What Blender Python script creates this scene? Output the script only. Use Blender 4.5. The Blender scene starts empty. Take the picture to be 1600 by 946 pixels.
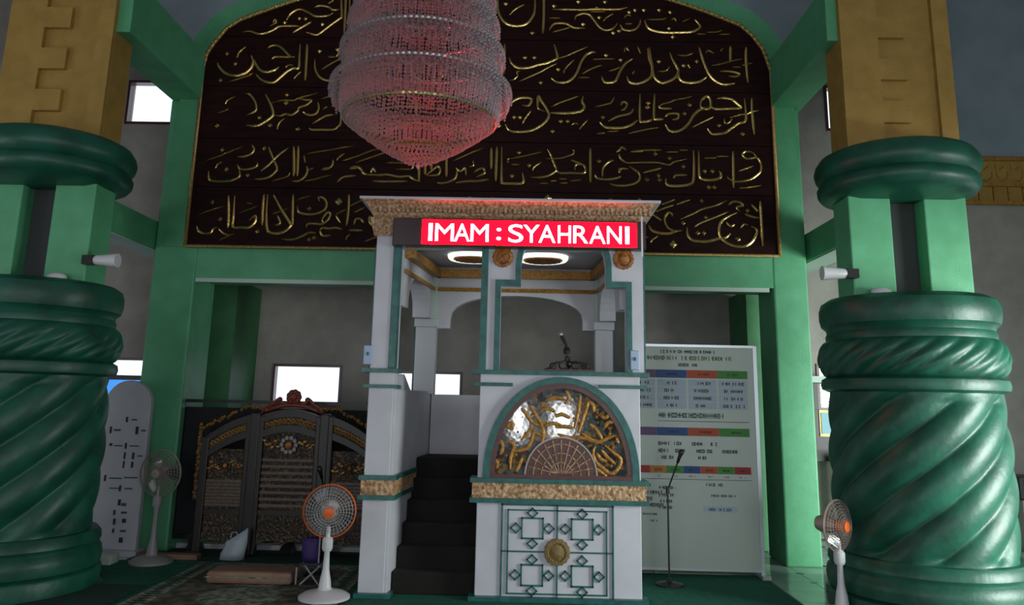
import bpy, math, random
from math import sin, cos, pi, sqrt, radians, atan2, exp
from mathutils import Vector, Matrix
C = bpy.context.scene.collection
S = bpy.context.scene
random.seed(7)

# ---------------------------------------------------------------- camera
cd = bpy.data.cameras.new('camera'); cam = bpy.data.objects.new('camera', cd); C.objects.link(cam)
cd.sensor_width = 36; cd.sensor_fit = 'HORIZONTAL'; cd.lens = 36*1250/1600
cd.shift_y = -(473-365)/1600; cd.clip_end = 200
cam.location = (0, 0, 1.65)
cam.rotation_euler = (Matrix.Rotation(radians(1.08), 3, 'Z') @ Matrix.Rotation(pi/2+math.atan(260/1250), 3, 'X') @ Matrix.Rotation(radians(1.2), 3, 'Z')).to_euler()
S.camera = cam
# ---------------------------------------------------------------- light
w = bpy.data.worlds.new('world'); S.world = w; w.use_nodes = True
bg = w.node_tree.nodes['Background']; bg.inputs[0].default_value = (.86, .93, 1, 1); bg.inputs[1].default_value = 1.6
def area(name, loc, target, sx, sy, power, col=(1, 1, 1)):
    l = bpy.data.lights.new(name, 'AREA'); l.shape = 'RECTANGLE'; l.size = sx; l.size_y = sy; l.energy = power; l.color = col
    o = bpy.data.objects.new(name, l); C.objects.link(o); o.location = loc
    o.rotation_euler = (Vector(target)-Vector(loc)).to_track_quat('-Z', 'Y').to_euler()
    return o
area('daylight_right_door', (7.1, 4.7, 1.4), (2.9, 8.9, .7), 2.8, 2.2, 165, (.9, 1, .95)).data.spread = radians(80)
area('daylight_entrance_left', (-4.5, -6.7, 1.9), (-1, 8, 2.4), 3.0, 3.3, 125, (.93, .97, 1))
area('daylight_entrance_right', (4.5, -6.7, 1.9), (0, 8, 2.6), 3.0, 3.3, 130, (.93, .97, 1))
area('daylight_left_door', (-8.3, 3.0, 1.8), (-2, 8, 2.0), 3.0, 2.6, 30, (.93, .97, 1))
area('daylight_slot', (-.115, -6.95, 1.1), (-.115, 0, 1.1), .28, .8, 16, (.95, .98, 1))
area('daylight_slot', (1.0, -6.95, 1.1), (1.0, 0, 1.1), .45, .9, 24, (.95, .98, 1))
S.view_settings.view_transform = 'Standard'; S.view_settings.look = 'None'
S.view_settings.exposure = -0.1; S.view_settings.gamma = 1
S.cycles.max_bounces = 6; S.cycles.diffuse_bounces = 3; S.cycles.transmission_bounces = 5; S.cycles.transparent_max_bounces = 12
S.cycles.caustics_reflective = False; S.cycles.caustics_refractive = False

# ---------------------------------------------------------------- materials
M = {}
def mat(name, col, rough=.6, metal=0, col2=None, scale=8, detail=4, bump=0, bscale=None, emit=None, est=0, spec=.5, trans=0, stops=(.35, .65), coat=0, stretch=None):
    m = bpy.data.materials.new(name); m.use_nodes = True; nt = m.node_tree; b = nt.nodes['Principled BSDF']
    b.inputs['Base Color'].default_value = (*col, 1); b.inputs['Roughness'].default_value = rough
    b.inputs['Metallic'].default_value = metal; b.inputs['Specular IOR Level'].default_value = spec
    b.inputs['Transmission Weight'].default_value = trans; b.inputs['Coat Weight'].default_value = coat
    if emit: b.inputs['Emission Color'].default_value = (*emit, 1); b.inputs['Emission Strength'].default_value = est
    if col2 or bump:
        tc = nt.nodes.new('ShaderNodeTexCoord'); mp = nt.nodes.new('ShaderNodeMapping'); nt.links.new(tc.outputs['Object'], mp.inputs[0])
        if stretch: mp.inputs['Scale'].default_value = stretch
    if col2:
        n = nt.nodes.new('ShaderNodeTexNoise'); n.inputs['Scale'].default_value = scale; n.inputs['Detail'].default_value = detail
        r = nt.nodes.new('ShaderNodeValToRGB'); r.color_ramp.elements[0].position = stops[0]; r.color_ramp.elements[1].position = stops[1]
        r.color_ramp.elements[0].color = (*col, 1); r.color_ramp.elements[1].color = (*col2, 1)
        nt.links.new(mp.outputs[0], n.inputs['Vector']); nt.links.new(n.outputs['Fac'], r.inputs[0]); nt.links.new(r.outputs[0], b.inputs['Base Color'])
    if bump:
        n2 = nt.nodes.new('ShaderNodeTexNoise'); n2.inputs['Scale'].default_value = bscale or scale*3; n2.inputs['Detail'].default_value = 3
        bp = nt.nodes.new('ShaderNodeBump'); bp.inputs['Strength'].default_value = bump; bp.inputs['Distance'].default_value = .02
        nt.links.new(mp.outputs[0], n2.inputs['Vector']); nt.links.new(n2.outputs['Fac'], bp.inputs['Height']); nt.links.new(bp.outputs[0], b.inputs['Normal'])
    M[name] = m; return m
mat('plaster', (.34, .31, .285), .85, col2=(.42, .385, .355), scale=3, bump=.3, bscale=25)
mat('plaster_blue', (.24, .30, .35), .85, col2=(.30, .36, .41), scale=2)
mat('ceiling_paint', (.45, .5, .55), .9)
mat('green_paint', (.095, .37, .18), .5, col2=(.12, .43, .225), scale=5, bump=.12, bscale=60)
mat('green_dark', (.035, .16, .06), .55, col2=(.05, .2, .08), scale=5)
mat('malachite', (.004, .058, .034), .42, col2=(.010, .105, .064), scale=4, detail=6, coat=0, bump=.15, bscale=18)
mat('ochre', (.36, .215, .045), .6, col2=(.43, .265, .06), scale=6, bump=.4, bscale=70)
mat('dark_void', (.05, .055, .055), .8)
mat('panel_wood', (.013, .003, .003), .6, col2=(.026, .006, .006), scale=3, spec=.12, stretch=(1, 1, 6))
mat('gold', (.80, .58, .20), .25, metal=1, bump=.2, bscale=40)
mat('gold_dull', (.42, .26, .08), .45, metal=.6, col2=(.62, .42, .16), scale=30)
mat('white_paint', (.56, .56, .61), .45, col2=(.62, .62, .67), scale=4)
mat('white_tile', (.60, .62, .66), .3)
mat('pale_green', (.50, .62, .55), .5)
mat('teal', (.008, .085, .078), .35, col2=(.018, .15, .135), scale=14)
mat('carved_cream', (.62, .42, .26), .5, col2=(.30, .13, .05), scale=38, detail=2, bump=.8, bscale=45)
mat('carved_band', (.70, .47, .27), .5, col2=(.28, .13, .05), scale=30, detail=2, bump=.9, bscale=36)
mat('gold_trim', (.52, .27, .06), .42, metal=.3, col2=(.36, .16, .03), scale=25, bump=.6, bscale=40)
mat('rust_carve', (.50, .20, .04), .5, col2=(.22, .07, .015), scale=26, bump=.8, bscale=30)
mat('stair_carpet', (.006, .005, .004), .95, col2=(.011, .009, .007), scale=40)
mat('brown_wood', (.07, .022, .018), .3, col2=(.11, .035, .028), scale=8, stretch=(1, 1, 5))
mat('dark_wood', (.010, .007, .007), .4, col2=(.02, .012, .01), scale=9)
mat('carved_dark', (.02, .012, .008), .4, col2=(.22, .13, .045), scale=42, detail=3, stops=(.5, .72), bump=.9, bscale=45)
mat('carved_mid', (.035, .016, .008), .45, col2=(.26, .16, .06), scale=50, detail=3, stops=(.45, .7), bump=.9, bscale=50)
mat('slat_highlight', (.14, .11, .10), .15, col2=(.22, .16, .12), scale=30, coat=.5)  # slat wood coloured lighter to put the highlight of the slat tops in
mat('black', (.008, .008, .009), .4)
mat('black_cloth', (.006, .008, .009), .8)
mat('led_face', (.035, .012, .015), .3)
mat('led_red', (.02, 0, 0), .4, emit=(1, .0002, .0010), est=60, spec=0)
mat('led_halo', (.5, 0, .02), .4, emit=(1, .02, .05), est=28)
mat('led_white', (1, .6, .7), .4, emit=(1, .55, .68), est=12)
mat('carpet_green', (.001, .09, .052), .95, col2=(.002, .13, .075), scale=14)
mat('carpet_dark', (.002, .03, .02), .95, col2=(.004, .045, .028), scale=14)
mat('rug', (.035, .05, .03), .95, col2=(.16, .12, .09), scale=9, detail=6, stops=(.42, .62))
mat('rug_border', (.30, .28, .22), .95, col2=(.03, .09, .055), scale=16, detail=2)
mat('tan', (.20, .11, .075), .7, col2=(.25, .15, .10), scale=9)
mat('tile', (.42, .55, .50), .12, col2=(.48, .6, .55), scale=3)
mat('tile_dot', (.01, .02, .02), .2)
mat('grout', (.25, .3, .28), .8)
mat('board_white', (.52, .60, .53), .35)
mat('paper_blue', (.45, .55, .62), .6)
mat('ink', (.03, .035, .04), .6); mat('ink_green', (.12, .22, .06), .6); mat('ink_teal', (.03, .13, .15), .6)
mat('cell_purple', (.12, .07, .17), .5); mat('cell_blue', (.012, .07, .24), .5); mat('cell_orange', (.48, .07, .02), .5)
mat('cell_green', (.04, .26, .03), .5); mat('cell_red', (.35, .012, .015), .5); mat('cell_amber', (.52, .2, .02), .5)
mat('aluminium', (.6, .65, .68), .3, metal=.6)
mat('plastic_white', (.66, .66, .68), .35); mat('plastic_grey', (.30, .29, .29), .4)
mat('orange', (.72, .13, .02), .35); mat('wire', (.55, .55, .56), .3, metal=.3)
mat('wire_dull', (.4, .32, .28), .4, metal=.3)
mat('tv_blue', (.02, .1, .5), .3, emit=(.05, .35, 1), est=.9)
mat('banner_blue', (.01, .02, .22), .7)
mat('bag_white', (.38, .45, .5), .4); mat('bag_purple', (.06, .03, .17), .6)
mat('paper_cyan', (.3, .55, .65), .6)
mat('yellow', (.45, .40, .05), .6)
mat('medallion_brown', (.17, .11, .035), .5, col2=(.28, .18, .06), scale=40, bump=.5)
mat('lamp_ring', (.8, .8, .8), .5, emit=(1, .98, .93), est=1.0)
mat('switch', (.38, .48, .66), .4)
mat('leaf', (.04, .2, .03), .6, col2=(.25, .4, .12), scale=18)
mat('rose', (.16, .02, .02), .45, col2=(.3, .08, .04), scale=40)

def glassmat(name, col, mixf):
    m = bpy.data.materials.new(name); m.use_nodes = True; nt = m.node_tree; nt.nodes.clear()
    o = nt.nodes.new('ShaderNodeOutputMaterial'); mx = nt.nodes.new('ShaderNodeMixShader')
    t = nt.nodes.new('ShaderNodeBsdfTransparent'); g = nt.nodes.new('ShaderNodeBsdfGlossy')
    t.inputs[0].default_value = (*col, 1); g.inputs['Roughness'].default_value = .05; mx.inputs[0].default_value = mixf
    nt.links.new(t.outputs[0], mx.inputs[1]); nt.links.new(g.outputs[0], mx.inputs[2]); nt.links.new(mx.outputs[0], o.inputs[0]); M[name] = m
glassmat('pane', (.95, .97, 1), .06)
def crystalmat(name, col, tr):
    m = bpy.data.materials.new(name); m.use_nodes = True; nt = m.node_tree; nt.nodes.clear()
    o = nt.nodes.new('ShaderNodeOutputMaterial')
    g = nt.nodes.new('ShaderNodeBsdfGlossy'); g.inputs['Roughness'].default_value = .2; g.inputs[0].default_value = (.6, .6, .62, 1)
    tl = nt.nodes.new('ShaderNodeBsdfTranslucent'); tl.inputs[0].default_value = (*col, 1)
    d = nt.nodes.new('ShaderNodeBsdfDiffuse'); d.inputs[0].default_value = (col[0]*.35, col[1]*.35, col[2]*.35, 1)
    t = nt.nodes.new('ShaderNodeBsdfTransparent')
    a = nt.nodes.new('ShaderNodeMixShader'); a.inputs[0].default_value = .75
    b = nt.nodes.new('ShaderNodeMixShader'); b.inputs[0].default_value = .27
    c = nt.nodes.new('ShaderNodeMixShader'); c.inputs[0].default_value = tr
    nt.links.new(d.outputs[0], a.inputs[1]); nt.links.new(tl.outputs[0], a.inputs[2])
    nt.links.new(a.outputs[0], b.inputs[1]); nt.links.new(g.outputs[0], b.inputs[2])
    nt.links.new(b.outputs[0], c.inputs[1]); nt.links.new(t.outputs[0], c.inputs[2]); nt.links.new(c.outputs[0], o.inputs[0]); M[name] = m
crystalmat('crystal', (.8, .74, .76), .42)
crystalmat('fan_blade', (.42, .42, .42), .35)
# mosaic of glossy tesserae behind the gold letters of the lunette
m = mat('mosaic', (.02, .02, .025), .07, spec=1); nt = m.node_tree; b = nt.nodes['Principled BSDF']
tc = nt.nodes.new('ShaderNodeTexCoord'); v = nt.nodes.new('ShaderNodeTexVoronoi'); v.inputs['Scale'].default_value = 28
r = nt.nodes.new('ShaderNodeValToRGB'); e = r.color_ramp.elements; r.color_ramp.interpolation = 'CONSTANT'
e[0].position = 0; e[0].color = (.05, .06, .065, 1); e[1].position = .3; e[1].color = (.012, .010, .010, 1)
for p_, c_ in ((.5, (.02, .05, .05, 1)), (.64, (.20, .10, .02, 1)), (.76, (.05, .02, .012, 1)), (.88, (.09, .10, .12, 1))): x_ = e.new(p_); x_.color = c_
bp = nt.nodes.new('ShaderNodeBump'); bp.inputs['Strength'].default_value = .035; bp.inputs['Distance'].default_value = .004
nt.links.new(tc.outputs['Object'], v.inputs['Vector']); nt.links.new(v.outputs['Color'], r.inputs[0]); nt.links.new(r.outputs[0], b.inputs['Base Color'])
nt.links.new(v.outputs['Distance'], bp.inputs['Height']); nt.links.new(bp.outputs[0], b.inputs['Normal'])

# ---------------------------------------------------------------- mesh helpers
class MB:
    def __init__(s): s.v = []; s.f = []
    def box(s, x0, x1, y0, y1, z0, z1, top=None):
        n = len(s.v); tx0, tx1, ty0, ty1 = top or (x0, x1, y0, y1)
        s.v += [(x0, y0, z0), (x1, y0, z0), (x1, y1, z0), (x0, y1, z0), (tx0, ty0, z1), (tx1, ty0, z1), (tx1, ty1, z1), (tx0, ty1, z1)]
        s.f += [tuple(n+i for i in q) for q in ((0, 3, 2, 1), (4, 5, 6, 7), (0, 1, 5, 4), (1, 2, 6, 5), (2, 3, 7, 6), (3, 0, 4, 7))]; return s
    def prism(s, pts, a0, a1, axis='Y'):
        """outline pts (u,v) extruded along an axis; Y: u=x v=z, X: u=y v=z, Z: u=x v=y"""
        n = len(s.v); k = len(pts)
        for a in (a0, a1):
            for u, v_ in pts: s.v.append({'Y': (u, a, v_), 'X': (a, u, v_), 'Z': (u, v_, a)}[axis])
        s.f += [tuple(range(n, n+k)), tuple(range(n+2*k-1, n+k-1, -1))]
        for i in range(k): j = (i+1) % k; s.f.append((n+i, n+k+i, n+k+j, n+j))
        return s
    def strip(s, inner, outer, a0, a1, axis='Y', closed=False):
        """band between two matching outlines"""
        n = len(s.v); k = len(inner)
        def P(u, v_, a): return {'Y': (u, a, v_), 'X': (a, u, v_), 'Z': (u, v_, a)}[axis]
        for (u, v_), (p, q) in zip(inner, outer): s.v += [P(u, v_, a0), P(p, q, a0), P(p, q, a1), P(u, v_, a1)]
        for i in range(k if closed else k-1):
            a, b_ = n+4*i, n+4*((i+1) % k)
            for t in range(4): s.f.append((a+t, a+(t+1) % 4, b_+(t+1) % 4, b_+t))
        if not closed: s.f += [(n, n+1, n+2, n+3), (n+4*k-1, n+4*k-2, n+4*k-3, n+4*k-4)]
        return s
    def lathe(s, prof, cx=0, cy=0, seg=32, cap=True, z0=0):
        n = len(s.v); k = len(prof)
        for r_, z in prof:
            for j in range(seg): a = 2*pi*j/seg; s.v.append((cx+r_*cos(a), cy+r_*sin(a), z+z0))
        for i in range(k-1):
            for j in range(seg): q = (j+1) % seg; s.f.append((n+i*seg+j, n+i*seg+q, n+(i+1)*seg+q, n+(i+1)*seg+j))
        if cap: s.f += [tuple(n+j for j in range(seg-1, -1, -1)), tuple(n+(k-1)*seg+j for j in range(seg))]
        return s
    def tube(s, pts, r_, seg=8, closed=False):
        pts = [Vector(p) for p in pts]; n = len(s.v); k = len(pts); up = Vector((0, 0, 1))
        for i, p in enumerate(pts):
            a = pts[i-1] if (i or closed) else p; b_ = pts[(i+1) % k] if (i < k-1 or closed) else p
            t = (b_-a).normalized(); u = t.cross(up)
            if u.length < .05: u = t.cross(Vector((1, 0, 0)))
            u.normalize(); v_ = t.cross(u); rr = r_[i] if isinstance(r_, (list, tuple)) else r_
            for j in range(seg): g = 2*pi*j/seg; s.v.append(tuple(p+u*cos(g)*rr+v_*sin(g)*rr))
        for i in range(k if closed else k-1):
            for j in range(seg):
                q = (j+1) % seg; m_ = (i+1) % k; s.f.append((n+i*seg+j, n+i*seg+q, n+m_*seg+q, n+m_*seg+j))
        if not closed: s.f += [tuple(n+j for j in range(seg-1, -1, -1)), tuple(n+(k-1)*seg+j for j in range(seg))]
        return s
    def octa(s, c, r_, rz=None):
        n = len(s.v); x, y, z = c; rz = rz or r_
        s.v += [(x+r_, y, z), (x, y+r_, z), (x-r_, y, z), (x, y-r_, z), (x, y, z+rz), (x, y, z-rz)]
        s.f += [tuple(n+i for i in q) for q in ((0, 1, 4), (1, 2, 4), (2, 3, 4), (3, 0, 4), (1, 0, 5), (2, 1, 5), (3, 2, 5), (0, 3, 5))]; return s
    def ball(s, c, r_, seg=12, rings=8, sc=(1, 1, 1)):
        prof = [(max(r_*sin(pi*i/rings), 1e-4)*1, -r_*cos(pi*i/rings)) for i in range(rings+1)]
        n = len(s.v); s.lathe(prof, 0, 0, seg, False)
        s.v[n:] = [(c[0]+x*sc[0], c[1]+y*sc[1], c[2]+z*sc[2]) for x, y, z in s.v[n:]]; return s
    def xf(s, mtx, n=0): s.v[n:] = [tuple(mtx @ Vector(p)) for p in s.v[n:]]; return s
    def mesh(s, name, m, smooth=False, bevel=0):
        me = bpy.data.meshes.new(name); me.from_pydata(s.v, [], s.f); me.update()
        me.materials.append(M[m])
        if smooth: me.polygons.foreach_set('use_smooth', [True]*len(me.polygons))
        return me
    def build(s, name, m, parent=None, smooth=False, bevel=0, auto=False, kind=None):
        q_ = parent; d_ = Vector((0, 0, 0))
        while q_ is not None: d_ += q_.location; q_ = q_.parent
        if d_.length: s.v = [(x-d_[0], y-d_[1], z-d_[2]) for x, y, z in s.v]
        me = s.mesh(name, m, smooth or auto); o = bpy.data.objects.new(name, me); C.objects.link(o)
        if parent is not None: o.parent = parent; 
        if auto:
            try: me.set_sharp_from_angle(angle=radians(35))
            except Exception: pass
        if bevel:
            b_ = o.modifiers.new('bevel', 'BEVEL'); b_.width = bevel; b_.segments = 2; b_.limit_method = 'ANGLE'
        if kind: o['kind'] = kind
        return o
def empty(name, loc, label, cat, group=None, rz=0):
    o = bpy.data.objects.new(name, None); C.objects.link(o); o.location = loc; o.rotation_euler = (0, 0, rz); o.empty_display_size = .1
    o['label'] = label; o['category'] = cat
    if group: o['group'] = group
    return o
def tag(o, label, cat, group=None):
    o['label'] = label; o['category'] = cat
    if group: o['group'] = group
    return o
def struct(o, label=None, cat=None):
    o['kind'] = 'structure'
    if label: o['label'] = label
    if cat: o['category'] = cat
    return o
def copy_tree(o, parent=None):
    c = o.copy(); C.objects.link(c)
    if parent is not None: c.parent = parent
    for ch in [x for x in list(S.objects) if x.parent == o]: copy_tree(ch, c)
    return c
def off(mb, dx, dy, dz): mb.v = [(x-dx, y-dy, z-dz) for x, y, z in mb.v]; return mb
def catmull(P_, n=6):
    if len(P_) < 3:
        (a, b_), (c, d) = P_[0], P_[-1]; return [(a+(c-a)*i/n, b_+(d-b_)*i/n) for i in range(n+1)]
    Q = [P_[0]]+P_+[P_[-1]]; out = []
    for i in range(1, len(Q)-2):
        p0, p1, p2, p3 = Q[i-1:i+3]
        for k in range(n):
            t = k/n; out.append(tuple(.5*((2*p1[a])+(-p0[a]+p2[a])*t+(2*p0[a]-5*p1[a]+4*p2[a]-p3[a])*t*t+(-p0[a]+3*p1[a]-3*p2[a]+p3[a])*t**3) for a in (0, 1)))
    out.append(P_[-1]); return out
def stroke(mb, pts, w_, y, h=.022, n=5, taper=True):
    """raised calligraphic stroke on a wall facing -Y: rounded cross-section, pen-cut ends"""
    c = catmull(pts, n); k = len(c); n0 = len(mb.v); SEG = 5
    for i, (x, z) in enumerate(c):
        a = c[max(i-1, 0)]; b_ = c[min(i+1, k-1)]; dx, dz = b_[0]-a[0], b_[1]-a[1]; L = sqrt(dx*dx+dz*dz) or 1; nx, nz = -dz/L, dx/L
        t = i/(k-1); ww = w_*((.35+.65*min(1, 5*min(t, 1-t)+.15)) if taper else 1)
        for j in range(SEG):
            g = pi*j/(SEG-1); o_ = cos(g)*ww; mb.v.append((x+nx*o_, y-sin(g)*h, z+nz*o_))
    for i in range(k-1):
        for j in range(SEG-1): a = n0+i*SEG+j; mb.f.append((a, a+1, a+SEG+1, a+SEG))
    mb.f += [tuple(n0+j for j in range(SEG-1, -1, -1)), tuple(n0+(k-1)*SEG+j for j in range(SEG))]
def dot(mb, x, z, r_, y, h=.02):
    n = len(mb.v); mb.v += [(x-r_, y, z), (x, y, z-r_), (x+r_, y, z), (x, y, z+r_), (x, y-h, z)]
    mb.f += [(n, n+1, n+4), (n+1, n+2, n+4), (n+2, n+3, n+4), (n+3, n, n+4)]
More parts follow.
